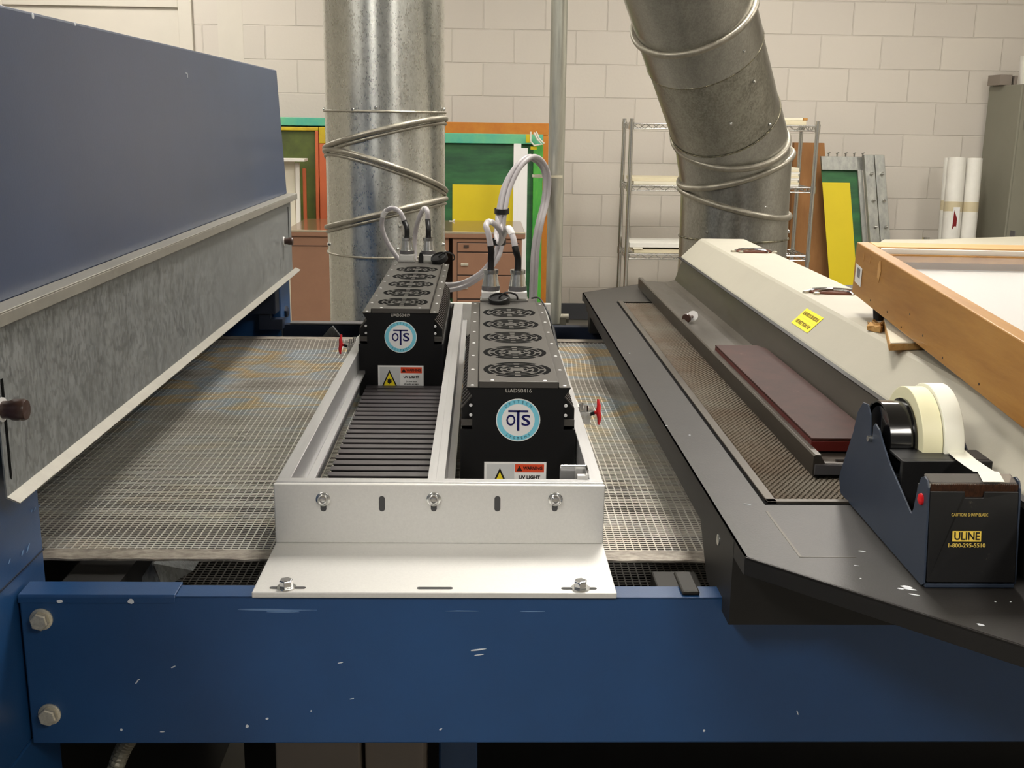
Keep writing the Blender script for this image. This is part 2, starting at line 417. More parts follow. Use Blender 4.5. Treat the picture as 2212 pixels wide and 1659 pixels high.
# paint chips on the hood
m = MB()
for (px, py, a_, b_) in ((396, 158, .0025, .0012), (399, 163, .0015, .0045), (62, 34, .003, .004), (154, 51, .002, .003)):
    p = pt(px, py, x=-.483); MB().prism(blob(p+X*.004, Y, Z, a_, b_), (.0008, 0, 0)).build('paint_chip', 'chip', t)
for (px, py, a_, b_) in ((60, 1185, .012, .003), (48, 1195, .008, .003), (20, 1212, .006, .002), (75, 1100, .006, .0015), (68, 1104, .004, .003), (85, 1092, .003, .0015)):
    p = pt(px, py, x=HX+.0005); MB().prism(blob(p, Vector((0, .75, .55)), Vector((0, -.5, .7)), a_*.6, b_*.5), (.0005, 0, 0)).build('paint_chip', 'chip_dim', t)

# ---------------------------------------------------------------- side beams
BY = 1.061
t = thing('side_beam', (.4, BY+.012, .70), 'long blue steel side beam across the front of the belt', 'beam')
m = MB(); m.box(-.472, 1.6, BY, BY+.003, .698, .867); m.box(-.472, 1.6, BY, BY+.030, .864, .867); m.box(-.472, 1.6, BY, BY+.025, .698, .701)
m.box(-.472, -.469, BY, BY+.025, .70, .866)
m.build('channel', 'blue_paint', t, bevel=.0018)
m = MB(); m.prism([(-.4725, BY-.0012, .8600), (-.4725, BY-.0012, .8665), (-.4725, BY+.0008, .8688), (-.4725, BY+.031, .8700), (-.4725, BY+.031, .867), (-.4725, BY, .867), (-.4725, BY, .8600)], (.160, 0, 0))
m.build('end_cover', 'blue_paint', t, bevel=.001)
for (px, py) in ((90, 1337), (108, 1542)):
    p = pt(px, py, y=BY)
    ws = MB(); ws.lathe(p, -Y, [(0, .0118), (.0018, .0118), (.0022, .0112)], 32).build('washer', 'brass_zinc', t, smooth=True)
    bo = MB(); r = Matrix.Rotation(.3, 3, 'Y')
    rs = [[p+Vector((0, -h, 0))+(r @ Vector((math.cos(i*PI/3)*rr, 0, math.sin(i*PI/3)*rr))) for i in range(6)] for h, rr in ((.0022, .0098), (.0088, .0098), (.0100, .0084))]
    bo.rings(rs).build('hex_bolt', 'brass_zinc', t, bevel=.0004)
m = MB()
for (px, py, a_, b_, ang) in ((295, 1474, .003, .0008, .9), (299, 1469, .002, .0008, .5), (374, 1441, .003, .0008, .4), (262, 1577, .0015, .002, 0), (534, 1569, .0022, .0022, 0), (350, 1581, .003, .0006, 0), (577, 1553, .0018, .0014, 0), (952, 1576, .002, .001, .5), (1032, 1404, .010, .0008, .12), (1034, 1415, .006, .0006, .15), (735, 1432, .003, .0006, .2), (1521, 1579, .0014, .0014, 0), (1723, 1540, .0008, .0035, .35), (130, 1298, .004, .002, 0), (283, 1298, .004, .003, 0), (672, 1536, .001, .001, 0), (760, 1510, .003, .0004, .2), (2131, 1636, .002, .0012, 0)):
    p = pt(px, py, y=BY-.0007); ca, sa = math.cos(ang), math.sin(ang)
    if py < 1300: p.y = BY-.0021
    if py > 1610: continue
    MB().prism(blob(p, Vector((ca, 0, sa)), Vector((-sa, 0, ca)), a_, b_), (0, .0006, 0)).build('paint_chip', 'chip', t)
m = MB()
for (px, py, a_, b_) in ((590, 1318, .045, .0005), (610, 1322, .02, .0006), (1240-240, 1320, .022, .0005), (1150, 1321, .014, .0005), (560, 1316, .03, .0004)):
    p = pt(px, py, y=BY-.0006); MB().prism(blob(p, X, Z, a_, b_), (0, .0005, 0)).build('scratch', 'chip_dim', t)
# far beam
FY = 2.60
t = thing('side_beam', (.2, FY, .70), 'blue steel side beam along the far edge of the belt', 'beam')
m = MB(); m.box(-.472, 1.2, FY+.024, FY+.027, .71, .867); m.box(-.472, 1.2, FY, FY+.027, .864, .867); m.box(-.472, 1.2, FY, FY+.003, .80, .867)
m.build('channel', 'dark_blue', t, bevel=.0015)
MB().box(-.455, -.26, FY-.002, FY+.029, .8675, .8715).build('end_cover', 'alu_dark', t, bevel=.001)
m = MB(); q = [pt(697, 727, y=2.585), pt(710, 712, y=2.585), pt(718, 705, y=2.585), pt(735, 726, y=2.585)]
m.prism(q, (0, .012, 0)); m.build('gusset', 'galv', t)

# ---------------------------------------------------------------- mesh belt
BZ = .85
def strips(m, x0, x1, y0, y1, z, px_, py_, wx, wy, seg=22, amp=.0022):
    def zz(x, y): return z+amp*math.sin(7*x+5*y)*math.sin(4.6*y)
    def xo(x, y): return .0035*math.sin(11*y+1.0)*math.exp(-((y-2.35)/.22)**2)*2+.0012*math.sin(9*y)
    nx = int((x1-x0)/px_); ny = int((y1-y0)/py_)
    for i in range(nx+1):
        x = x0+i*px_; vs = []; fs = []
        for k in range(61):
            y = y0+(y1-y0)*k/60; h = zz(x, y); d = xo(x, y); vs += [(x-wx/2+d, y, h+.0006), (x+wx/2+d, y, h+.0006), (x+wx/2+d, y, h-.0006), (x-wx/2+d, y, h-.0006)]
            if k:
                a = (k-1)*4; fs += [(a, a+1, a+5, a+4), (a+1, a+2, a+6, a+5), (a+3, a, a+4, a+7)]
        m.add(vs, fs)
    for j in range(ny+1):
        y = y0+j*py_; vs = []; fs = []
        for k in range(seg*2+1):
            x = x0+(x1-x0)*k/(seg*2); h = zz(x, y); vs += [(x, y-wy/2, h+.0004), (x, y+wy/2, h+.0004), (x, y+wy/2, h-.0005), (x, y-wy/2, h-.0005)]
            if k:
                a = (k-1)*4; fs += [(a, a+4, a+5, a+1), (a+3, a, a+4, a+7), (a+1, a+5, a+6, a+2)]
        m.add(vs, fs)
t = thing('conveyor_belt', (-.1, 1.87, BZ-.05), 'open mesh conveyor belt running from the blue dryer under the lamps', 'conveyor belt')
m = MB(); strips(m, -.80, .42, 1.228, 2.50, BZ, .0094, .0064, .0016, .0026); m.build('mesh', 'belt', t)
def selv(y0, y1, nm):
    m = MB(); n_ = 120; vs = []; fs = []
    for k in range(n_+1):
        x = -.80+1.22*k/n_; h = .0006*math.sin(k*1.9)+.0004*math.sin(k*.7)
        vs += [(x, y0+.0008*math.sin(k*1.3), BZ-.0012), (x, y0+.0008*math.sin(k*1.3), BZ+.0012+h*.4), (x, (y0+y1)/2, BZ+.0016+h), (x, y1, BZ+.0014)]
        if k:
            a = (k-1)*4; fs += [(a, a+4, a+5, a+1), (a+1, a+5, a+6, a+2), (a+2, a+6, a+7, a+3)]
    m.add(vs, fs); m.build(nm, 'selvedge', t, smooth=True)
selv(1.199, 1.228, 'edge_binding'); selv(2.50, 2.53, 'edge_binding')
m = MB(); strips(m, -.40, .42, 1.085, 2.5, .765, .0094, .0078, .0017, .0024); m.build('return_strand', 'belt_shaded', t)
# parts under the belt
tag(MB().box(-.47, -.405, 1.12, 2.5, .72, .836).build('belt_guard', 'panel_side'), 'black guard plate under the belt beside the blue housing', 'guard')
ap = pt(327, 1216, y=1.245); r0 = pt(290, 1272, y=1.245); r1 = pt(352, 1272, y=1.245); r2 = pt(392, 1272, y=1.245)
m = MB(); m.prism([r0, ap, r1], (.0, .12, 0)); m.prism([(r1.x, 1.246, r1.z), (ap.x+.002, 1.246, ap.z-.001), (r2.x, 1.30, r2.z)], (0, .05, 0))
tag(m.build('ridge_plate', 'galv'), 'grey folded metal ridge plate under the front edge of the belt', 'plate')
m = MB(); m.box(.20, .252, 1.066, 1.19, .805, .842); m.box(.213, .232, 1.066, 1.12, .867, .872)
tag(m.build('belt_clip', 'clip_dark', bevel=.002), 'dark metal clip bracket on the beam beside the table side panel', 'bracket')
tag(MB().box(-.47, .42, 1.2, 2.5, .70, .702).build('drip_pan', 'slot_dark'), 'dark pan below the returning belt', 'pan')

# ---------------------------------------------------------------- aluminium lamp frame
t = thing('lamp_frame', (-.045, 1.83, .867), 'aluminium frame bolted across the belt holding the two lamps', 'frame')
FRM = t
x0, x1 = -.2335, .1435
m = MB(); m.box(x0, x1, 1.058, 1.2, .867, .8735); m.box(x0, x1, 1.194, 1.2, .8735, .9445)
m.build('front_bracket', 'alu_plate', t, bevel=.0012)
m = MB(); m.box(x0+.001, x1-.001, 1.2003, 1.2145, .895, .9455); m.build('front_bar', 'alu', t, bevel=.001)
m = MB(); m.box(-.2325, -.217, 1.2145, 2.46, .872, .945); m.box(-.217, -.2065, 1.2145, 2.46, .903, .9085); m.build('side_rail', 'alu', t, bevel=.0007)
m = MB(); m.box(-.060, -.0405, 1.2145, 2.46, .872, .945); m.box(-.0405, -.031, 1.2145, 2.46, .903, .9085); m.box(-.0505, -.0500, 1.2145, 2.46, .945, .9453)
m.build('middle_rail', 'alu', t, bevel=.0007)
m = MB(); m.box(.1275, .1425, 1.2145, 2.46, .872, .945); m.box(.123, .1275, 1.2145, 2.46, .903, .9085); m.build('side_rail', 'alu', t, bevel=.0007)
m = MB(); m.box(-.2335, .158, 2.46, 2.475, .872, .9455); m.box(-.2335, .158, 2.475, 2.60, .867, .8735)
m.build('rear_bracket', 'alu_plate', t, bevel=.001)
def stadium(c, ux, uy, w_, h_, n_=8):
    c = Vector(c); ux = Vector(ux); uy = Vector(uy); r = min(w_, h_)/2; out = []
    if h_ >= w_:
        for i in range(n_+1): a_ = PI*i/n_; out.append(c+uy*(h_/2-r)+(ux*math.cos(a_)+uy*math.sin(a_))*r)
        for i in range(n_+1): a_ = PI+PI*i/n_; out.append(c-uy*(h_/2-r)+(ux*math.cos(a_)+uy*math.sin(a_))*r)
    else:
        for i in range(n_+1): a_ = -PI/2+PI*i/n_; out.append(c+ux*(w_/2-r)+(ux*math.cos(a_)+uy*math.sin(a_))*r)
        for i in range(n_+1): a_ = PI/2+PI*i/n_; out.append(c-ux*(w_/2-r)+(ux*math.cos(a_)+uy*math.sin(a_))*r)
    return out
for px in (698.5, 825, 937, 1074.5, 1198.5):
    p = pt(px, 1088, y=1.194); MB().prism(stadium(p, X, Z, .0068, .0185), (0, -.0003, 0)).build('slot', 'slot_grey', t)
for px in (698, 937, 1199.5):
    p = pt(px, 1078, y=1.194)
    b = MB(); b.lathe(p, -Y, [(0, .0082), (.0014, .0082), (.0018, .0076)], 28).build('washer', 'zinc', t, smooth=True)
    b = MB(); b.lathe(p-Y*.0018, -Y, [(0, .006), (.003, .006), (.0052, .0044), (.0054, .0028), (.0035, .0026), (.0035, .0001)], 20).build('socket_screw', 'chrome', t, smooth=True)
for px in (624, 940, 1249):
    p = pt(px, 1263.5, z=.8736); p.y = 1.0690; MB().prism(stadium(p, X, Y, .0375, .0052), (0, 0, .0003)).build('slot', 'slot_grey', t)
for i, px in enumerate((621, 1252.5)):
    p = pt(px, 1264, z=.8736); p.y = 1.0690
    MB().lathe(p, Z, [(0, .0098), (.0015, .0098)], 28).build('washer', 'zinc', t, smooth=True)
    rs = [[p+Vector((math.cos(k*PI/3+.4+i)*rr, math.sin(k*PI/3+.4+i)*rr, h)) for k in range(6)] for h, rr in ((.0015, .0072), (.0085, .0072), (.0095, .0062))]
    MB().rings(rs).build('hex_bolt', 'chrome', t, bevel=.0004)
# chrome angle in the near right corner
m = MB(); m.box(.094, .1265, 1.232, 1.235, .918, .9565); m.box(.1235, .1265, 1.215, 1.235, .918, .9565); m.build('corner_angle', 'chrome', t, bevel=.002)
MB().box(.1135, .1262, 1.2147, 1.222, .930, .9495).build('corner_block', 'alu_plate', t, bevel=.0005)
# louvred baffle in the left bay
m = MB(); m.cur = 0
for k in range(27):
    y = 1.232+k*.0262
    m.prism([(-.204, y, .8815), (-.204, y+.0135, .8825), (-.204, y+.0145, .8740), (-.204, y+.0125, .8740), (-.204, y+.0115, .8808), (-.204, y, .8800)], (.142, 0, 0))
m.cur = 1; m.box(-.206, -.0605, 1.22, 1.95, .868, .871)
m.build('louvre_baffle', ['louvre', 'black'], t)

# toggle clamps
def clamp(y, side, label):
    xr = -.2325 if side < 0 else .1425; s = side
    t = thing('toggle_clamp', (xr+s*.012, y, .91), label, 'clamp', None)
    def bx(m, a, b, c, d, e, f): return m.box(min(xr+s*a, xr+s*b), max(xr+s*a, xr+s*b), y+c, y+d, e, f)
    bx(MB(), .0003, .0028, -.020, .020, .905, .943).build('base_plate', 'alu_plate', t, bevel=.0005)
    m = MB()
    for c in (-.009, .007): bx(m, .0028, .020, c, c+.002, .914, .931)
    bx(m, .0028, .022, -.007, .007, .914, .916)
    m.build('bracket_arm', 'alu_plate', t, bevel=.0004)
    m = MB()
    m.cyl((xr+s*.018, y-.012, .925), (xr+s*.018, y+.012, .925), .0032, 12); m.cyl((xr+s*.008, y-.012, .925), (xr+s*.008, y+.012, .925), .0032, 12)
    m.cyl((xr+s*.006, y, .931), (xr+s*.006, y, .944), .0042, 12); m.cyl((xr+s*.014, y-.004, .931), (xr+s*.014, y-.004, .941), .0034, 12)
    bx(m, .006, .024, -.0045, .0045, .9315, .9345)
    m.build('linkage', 'chrome', t)
    m = MB(); m.cyl((xr+s*.02, y, .926), (xr+s*.031, y, .930), .0026, 10); m.build('lever', 'rubber', t)
    m = MB(); m.tube([(xr+s*.0325, y-.012, .914), (xr+s*.0340, y-.006, .922), (xr+s*.0325, y, .930), (xr+s*.0340, y+.006, .938), (xr+s*.0330, y+.012, .946)], [.0018, .0032, .0038, .0032, .0018], 10)
    m.cyl((xr+s*.027, y, .929), (xr+s*.034, y, .930), .003, 10)
    m.build('grip', 'red_plastic', t, smooth=True)
clamp(2.06, -1, 'toggle clamp with red grip left of the far lamp')
clamp(1.575, 1, 'toggle clamp with red grip right of the near lamp')

# ---------------------------------------------------------------- UV lamps (built in the local frame: origin front bottom centre)
def make_lamp(loc, label, serial, tl=False, ldz=0, ldx=0):
    t = thing('uv_lamp', loc, label, 'lamp', 'UV lamp heads on the frame')
    def B(mb, n, m_, par=None, **k): return mb.build(n, m_, par or t, local=True, **k)
    z = lambda v: v-.862
    zl = lambda v: v-.862+ldz
    m = MB(); m.box(-.0745, .0745, .003, .50, 0, z(.957)); m.box(-.058, .058, .003, .675, z(.957), z(1.0135)); B(m, 'housing', 'black_anod', bevel=.001)
    m = MB(); m.prism([(-.075, 0, 0), (.075, 0, 0), (.075, 0, z(.9575)), (.0595, 0, z(.9575)), (.0595, 0, z(1.0015)), (.0675, 0, z(1.0135)), (.052, 0, z(1.0135)), (.052, 0, z(1.021)), (-.052, 0, z(1.021)), (-.052, 0, z(1.0135)), (-.0675, 0, z(1.0135)), (-.0595, 0, z(1.0015)), (-.0595, 0, z(.9575)), (-.075, 0, z(.9575))], (0, .003, 0))
    B(m, 'front_plate', 'black_anod')
    B(MB().box(-.0512, .0512, -.002, .675, z(1.0135), z(1.0222)), 'top_plate', 'fan_plate', bevel=.0008)
    for s in (-1, 1):
        B(MB().box(min(s*.0522, s*.067), max(s*.0522, s*.067), -.002, .675, z(1.0135), z(1.0150)), 'shoulder_flange', 'fan_plate', bevel=.0005)
        m = MB()                                    # side vent with fins
        x_in, x_out = .0585, .0735
        m.prism([(s*x_in, .002, z(.959)), (s*x_out, .002, z(.959)), (s*x_out, .002, z(.962)), (s*x_in, .002, z(.962))], (0, .498, 0))
        m.prism([(s*x_in, .002, z(.959)), (s*x_out, .002, z(.959)), (s*x_out, .002, z(.9705)), (s*x_in, .002, z(.9705))], (0, .0025, 0))
        for k in range(23):
            y = .014+k*.0212
            m.cur = 1; m.prism([(s*x_in, y, z(.962)), (s*x_out, y, z(.962)), (s*x_out, y, z(.982)), (s*x_in, y, z(1.000))], (0, .0035, 0))
            m.cur = 0; m.prism([(s*x_in, y, z(1.000)), (s*x_out, y, z(.982)), (s*x_out, y, z(.9845)), (s*x_in, y, z(1.0025))], (0, .0060, 0))
            m.prism([(s*(x_out-.0002), y, z(.962)), (s*(x_out+.0006), y, z(.962)), (s*(x_out+.0006), y, z(.983)), (s*(x_out-.0002), y, z(.983))], (0, .0042, 0))
        B(m, 'side_vent', ['fan_plate', 'black'])
        for (yy, zz_) in ((.003, .990), (.003, .977)):
            m = MB(); m.lathe((s*.0615, yy-.003, z(zz_)), -Y, [(0, .0023), (.0015, .0019)], 10); B(m, 'screw', 'alu_bright')
        for k in range(8):
            m = MB(); m.lathe((s*.0598, .006+k*.092, z(1.0150)), Z, [(0, .0026), (.0007, .0022), (.001, .001)], 12); B(m, 'screw', 'alu_bright')
    for x in (-.034, .034):
        m = MB(); m.lathe((x, .004, z(1.0222)), Z, [(0, .0027), (.0007, .0023), (.001, .001)], 12); B(m, 'screw', 'alu_bright')
    for k in range(5):                              # fan grilles
        cy = .068+k*.1125; m = MB()
        for i, (ro, ri) in enumerate(((.0455, .0392), (.0368, .0312), (.0288, .0232), (.0208, .0160), (.0135, .0095))):
            for q in range(4):
                gp = .0035/ro+.02; a0 = q*PI/2+(PI/4 if i % 2 == 0 else 0)+gp; a1 = a0+PI/2-2*gp; nn = 14; vs = []; fs = []
                for s_ in range(nn+1):
                    a_ = a0+(a1-a0)*s_/nn; cs, sn = math.cos(a_), math.sin(a_)
                    vs += [(ro*cs, cy+ro*sn, z(1.02245)), (ri*cs, cy+ri*sn, z(1.02245)), (ro*cs, cy+ro*sn, z(1.0220)), (ri*cs, cy+ri*sn, z(1.0220))]
                    if s_: b_ = (s_-1)*4; fs += [(b_, b_+4, b_+5, b_+1), (b_, b_+2, b_+6, b_+4), (b_+1, b_+5, b_+7, b_+3)]
                m.add(vs, fs)
        B(m, 'fan_grille', 'slot_dark')
    # round sticker
    c = Vector((0, -.0002, z(.9705)))
    st = MB(); st.lathe(c, -Y, [(0, .0287), (.0004, .0287)], 48); lg = B(st, 'round_logo', 'lbl_white')
    m = MB(); n_ = 48
    for i in range(n_):
        a0, a1 = 2*PI*i/n_, 2*PI*(i+1)/n_
        pts = [c+Vector((r*math.cos(a_), -.0005, r*math.sin(a_))) for r, a_ in ((.0275, a0), (.0275, a1), (.0215, a1), (.0215, a0))]
        m.add(pts, [(0, 1, 2, 3)])
    B(m, 'logo_ring', 'cyan', lg)
    m = MB(); m.box(-.013, .013, -.0010, -.0005, z(.9812), z(.9838)); m.box(-.0016, .0016, -.0010, -.0005, z(.9560), z(.9838)); B(m, 'logo_letter', 'navy', lg)
    for ch, dx in (('O', -.0095), ('S', .0100)):
        text('logo_letter', ch, .0205, (dx, -.0006, z(.9695)), X, Z, 'navy', lg, local=True, wfit=.0118, offset=.0004)
    for word, top in (('OXYTECH', 1), ('SYSTEMS', 0)):
        for i, ch in enumerate(word):
            a_ = (PI/2 - (i-3)*.235) if top else (-PI/2 + (i-3)*.21)
            pos = c+Vector((.0245*math.cos(a_), -.0006, .0245*math.sin(a_)))
            ux = Vector((math.sin(a_), 0, -math.cos(a_))) if top else Vector((-math.sin(a_), 0, math.cos(a_)))
            uy = Vector((math.cos(a_), 0, math.sin(a_))) if top else -Vector((math.cos(a_), 0, math.sin(a_)))
            text('ring_letter', ch, .0048, pos, ux, uy, 'cyan_text', lg, local=True)
    text('serial_number', serial, .0072, (0, -.0003, z(1.0095)), X, Z, 'grey_text', t, local=True, wfit=.0335)
    # warning label
    L0, L1, T0, T1 = -.041, .0405, .869, .9135; nb = len(bpy.data.objects); before = set(bpy.data.objects)
    wl = B(MB().box(L0, L1, -.0006, -.0001, zl(T0), zl(T1)), 'warning_label', 'lbl_white')
    B(MB().box(L0+.003, -.0015, -.0008, -.0006, zl(T0+.003), zl(T1-.003)), 'symbol_field', 'lbl_grey', wl)
    B(MB().box(-.0005, L1-.003, -.0008, -.0006, zl(.8995), zl(T1-.003)), 'warning_band', 'lbl_red', wl)
    m = MB(); m.prism([(-.0345, -.0008, zl(.8745)), (-.0065, -.0008, zl(.8745)), (-.0205, -.0008, zl(.9055))], (0, -.0001, 0)); B(m, 'warning_triangle', 'lbl_black', wl)
    m = MB(); m.prism([(-.0310, -.0009, zl(.8765)), (-.0100, -.0009, zl(.8765)), (-.0205, -.0009, zl(.9000))], (0, -.0001, 0)); B(m, 'triangle_fill', 'lbl_yellow', wl)
    pts = []
    for i in range(16):
        r = .0058 if i % 2 == 0 else .0034; pts.append((-.0205+r*math.sin(i*PI/8), -.001, zl(.8845)+r*math.cos(i*PI/8)))
    B(MB().prism(pts, (0, -.0001, 0)), 'sunburst_symbol', 'lbl_black', wl)
    m = MB(); m.prism([(.0012, -.0008, zl(.901)), (.0092, -.0008, zl(.901)), (.0052, -.0008, zl(.9085))], (0, -.0001, 0)); B(m, 'small_triangle', 'lbl_dark', wl)
    text('warning_text', 'WARNING', .0062, (.0228, -.0009, zl(.9050)), X, Z, 'lbl_dark', wl, local=True, wfit=.0255, offset=.0002)
    text('warning_text', 'UV LIGHT', .0062, (.0185, -.0009, zl(.8925)), X, Z, 'lbl_black', wl, local=True, wfit=.028, offset=.0002)
    text('warning_text', 'Do not look', .0035, (.0185, -.0009, zl(.8842)), X, Z, 'lbl_black', wl, local=True, wfit=.020)
    text('warning_text', 'directly at light', .0035, (.0185, -.0009, zl(.8795)), X, Z, 'lbl_black', wl, local=True, wfit=.026)
    for o_ in set(bpy.data.objects)-before:
        for v_ in o_.data.vertices: v_.co.x += ldx
    # connectors
    zb = z(1.0222)
    for cx in (-.0315, .0185):
        m = MB(); m.box(cx-.0195, cx+.0195, .635, .674, zb, zb+.004); k = B(m, 'connector', 'zinc', bevel=.0008)
        m = MB(); m.box(cx-.0172, cx+.0172, .638, .672, zb+.004, zb+.0185); B(m, 'connector_block', 'alu_plate', k, bevel=.002)
        m = MB(); m.lathe((cx, .655, zb+.0195), Z, [(0, .0166), (.008, .0164), (.0082, .0160), (.030, .0122), (.0305, .010)], 28); B(m, 'connector_shell', 'zinc', k, smooth=True)
        m = MB(); m.lathe((cx, .655, zb+.0195), Z, [(0, .0169), (.007, .0168)], 28); B(m, 'dark_band', 'alu_dark', k, smooth=True)
        m = MB(); m.lathe((cx, .655, zb+.0500), Z, [(0, .0142), (.0068, .0142)], 24); m.box(cx-.004, cx+.005, .640, .645, zb+.0505, zb+.0555); B(m, 'clamp_ring', 'chrome', k, smooth=True)
        m = MB(); m.lathe((cx, .655, zb+.0562), Z, [(0, .0068), (.002, .0068)], 16); B(m, 'gland', 'rubber', k)
    # dust cap on its strap
    if tl: cc, ax = Vector((.046, .622, zb+.010)), Vector((-.35, -.45, 1))
    else: cc, ax = Vector((-.016, .617, zb+.0035)), Vector((-.1, -.28, 1))
    k = B(MB().lathe(cc, ax, [(-.004, .0165), (-.003, .0195), (.006, .0198), (.009, .0185), (.0095, .0165), (.0065, .0155), (.0065, .001)], 28), 'dust_cap', 'rubber', smooth=True)
    B(MB().tube(smoothpath([cc+ax.normalized()*.008, cc+Vector((.012, -.004, .017)), cc+Vector((.030, .006, .012)), cc+Vector((.034, .022, .0)), cc+Vector((.03, .03, -.005))], 6), .0017, 8), 'cap_strap', 'rubber', k, smooth=True)
    if tl:
        m = MB(); m.prism([(-.004, .634, zb), (.008, .634, zb), (.0075, .634, zb+.016), (.0045, .634, zb+.024), (-.0005, .634, zb+.024), (-.003, .634, zb+.016)], (0, .003, 0)); B(m, 'cap_hook', 'rubber')
    else:
        m = MB(); m.tube(smoothpath([(.045, .66, zb+.003), (.060, .65, zb+.004), (.074, .61, z(1.006)), (.080, .585, z(.985)), (.086, .55, z(.955))], 6), .0016, 8); m.cyl((.080, .585, z(.985)), (.0865, .545, z(.952)), .004, 10); B(m, 'cap_lead', 'rubber', smooth=True)
    return t
RL = Vector((.0495, 1.380, .862)); LL = Vector((-.1425, 1.932, .862))
make_lamp(RL, 'nearer black UV lamp, serial UAD50416, in the right bay of the frame', 'UAD50416', ldx=-.0025)
make_lamp(LL, 'farther black UV lamp, serial UAD50419, in the left bay of the frame', 'UAD50419', True, ldz=.005)

# ---------------------------------------------------------------- cables
def cable(pts, label, sleeve=True, tape=None, r=.0056):
    P = smoothpath(pts, 10)
    t = thing('power_cable', P[0], label, 'cable', None)
    MB().tube(P, r, 12).build('jacket', 'cable_grey', t, smooth=True)
    if sleeve:
        d = 0; k = 0
        while d < .045 and k < len(P)-1: d += (P[k+1]-P[k]).length; k += 1
        MB().tube(P[:k+1], r*1.12, 12).build('black_sleeve', 'rubber', t, smooth=True)
        if tape:
            a_, b_ = tape; d = 0; seg = []
            for k in range(len(P)-1):
                if a_ <= d <= b_: seg.append(P[k])
                d += (P[k+1]-P[k]).length
            if len(seg) > 1: MB().tube(seg, r*1.1, 12).build('tape_wrap', 'cable_white', t, smooth=True)
    return t
zc = 1.0222+.0575
def pc(lst): return [pt(a, b, y=c) for a, b, c in lst]
arch = [(1083, 455, 2.58), (1094, 405, 2.60), (1118, 358, 2.62), (1145, 338, 2.65), (1170, 352, 2.68), (1181, 385, 2.70), (1177, 435, 2.70), (1166, 480, 2.68), (1157, 530, 2.68), (1153, 590, 2.70), (1151, 660, 2.72), (1152, 720, 2.74)]
def arch_off(dx, dy, dd): return [(a+dx*(1 if i < 4 else .6), b+dy*(1 if 1 < i < 6 else 0), c+dd) for i, (a, b, c) in enumerate(arch)]
def base(L_, cx): return [(L_.x+cx, L_.y+.655, L_.z+zc-.862-.001), (L_.x+cx, L_.y+.655, L_.z+zc-.862+.02)]
cable(base(RL, -.0315)+pc([(1061, 540, 2.03), (1055, 505, 2.03), (1050, 487, 2.04), (1058, 479, 2.08), (1072, 487, 2.18), (1083, 505, 2.30), (1080, 525, 2.44), (1072, 512, 2.54), (1074, 480, 2.57)])+pc(arch_off(-6, 4, .012)), 'grey cable looping off the left connector of the near lamp', True, (.10, .125))
cable(base(RL, .0185)+pc([(1114, 540, 2.03), (1108, 512, 2.04), (1099, 493, 2.07), (1092, 500, 2.20), (1087, 512, 2.38), (1081, 524, 2.46), (1081, 500, 2.55)])+pc(arch_off(5, 4, .028)), 'grey cable looping off the right connector of the near lamp', True, (.07, .10))
low = [(1062, 562, 2.56), (1074, 535, 2.56), (1078, 500, 2.57)]
cable(base(LL, -.0315)+pc([(874, 480, 2.60), (864, 458, 2.60), (846, 450, 2.62), (829, 462, 2.64), (825, 490, 2.66), (836, 522, 2.67), (858, 556, 2.67), (890, 595, 2.67), (940, 612, 2.66), (990, 613, 2.64), (1035, 592, 2.60)])+pc(low)+pc(arch_off(-2, 0, 0)), 'grey cable from the left connector of the far lamp', True, (.115, .14))
cable(base(LL, .0185)+pc([(924, 476, 2.60), (923, 456, 2.60), (916, 451, 2.63), (905, 472, 2.66), (898, 500, 2.69), (895, 540, 2.70), (905, 592, 2.69), (945, 624, 2.68), (995, 622, 2.66), (1042, 596, 2.62)])+pc([(a+8, b+4, c) for a, b, c in low])+pc(arch_off(8, 0, 0)), 'grey cable from the right connector of the far lamp', True, (.085, .105))
# bundling straps
def band(px, py, y, wpx, h, label, mname='rubber', name='cable_strap', tilt=0):
    a = pt(px-wpx/2, py, y=y); b = pt(px+wpx/2, py, y=y); c = (a+b)/2; rx = (b.x-a.x)/2; n_ = 28
    def ring(sx, dz): return [c+Vector((math.cos(2*PI*i/n_)*rx*sx, math.sin(2*PI*i/n_)*.030*sx, dz+tilt*math.cos(2*PI*i/n_))) for i in range(n_)]
    rs = [ring(1, -h/2), ring(1, h/2), ring(.9, h/2), ring(.9, -h/2), ring(1, -h/2)]
    tag(MB().rings(rs, False).build(name, mname, smooth=True), label, 'cable tie')
band(1084, 456, 2.590, 32, .012, 'black strap round the upper cable bundle')
band(1077, 522, 2.52, 32, .012, 'black strap round the cables where they cross low down')
# pole with fitting and tie
PY = 2.75
t = thing('conduit_pole', (.173, PY, .84), 'upright steel pole carrying the lamp cables', 'pole')
c0 = pt(1188, 700, y=PY); c1 = pt(1203.5, 0, y=PY)
MB().cyl((c0.x+.008, PY, .85), (c1.x, PY, CEIL), .0198, 32).build('tube', 'pole', t, smooth=True)
m = MB(); m.cyl((.150, PY, .862), (.222, PY, .862), .0115, 16); m.box(.17, .215, PY-.012, PY+.012, .845, .866); m.build('elbow_fitting', 'conduit_grey', t)
a = pt(1168, 381, y=PY-.02); z_ = a.z
n_ = 30; rs = []
for (k, h) in ((1, -.003), (1, .003), (.93, .003), (.93, -.003), (1, -.003)):
    rs.append([Vector((.1615+math.cos(2*PI*i/n_)*.0385*k, PY-.004+math.sin(2*PI*i/n_)*.0245*k, z_+h)) for i in range(n_)])
tag(MB().rings(rs, False).build('cable_tie', 'tie_white', smooth=True), 'white cable tie holding the cables to the steel pole', 'cable tie')

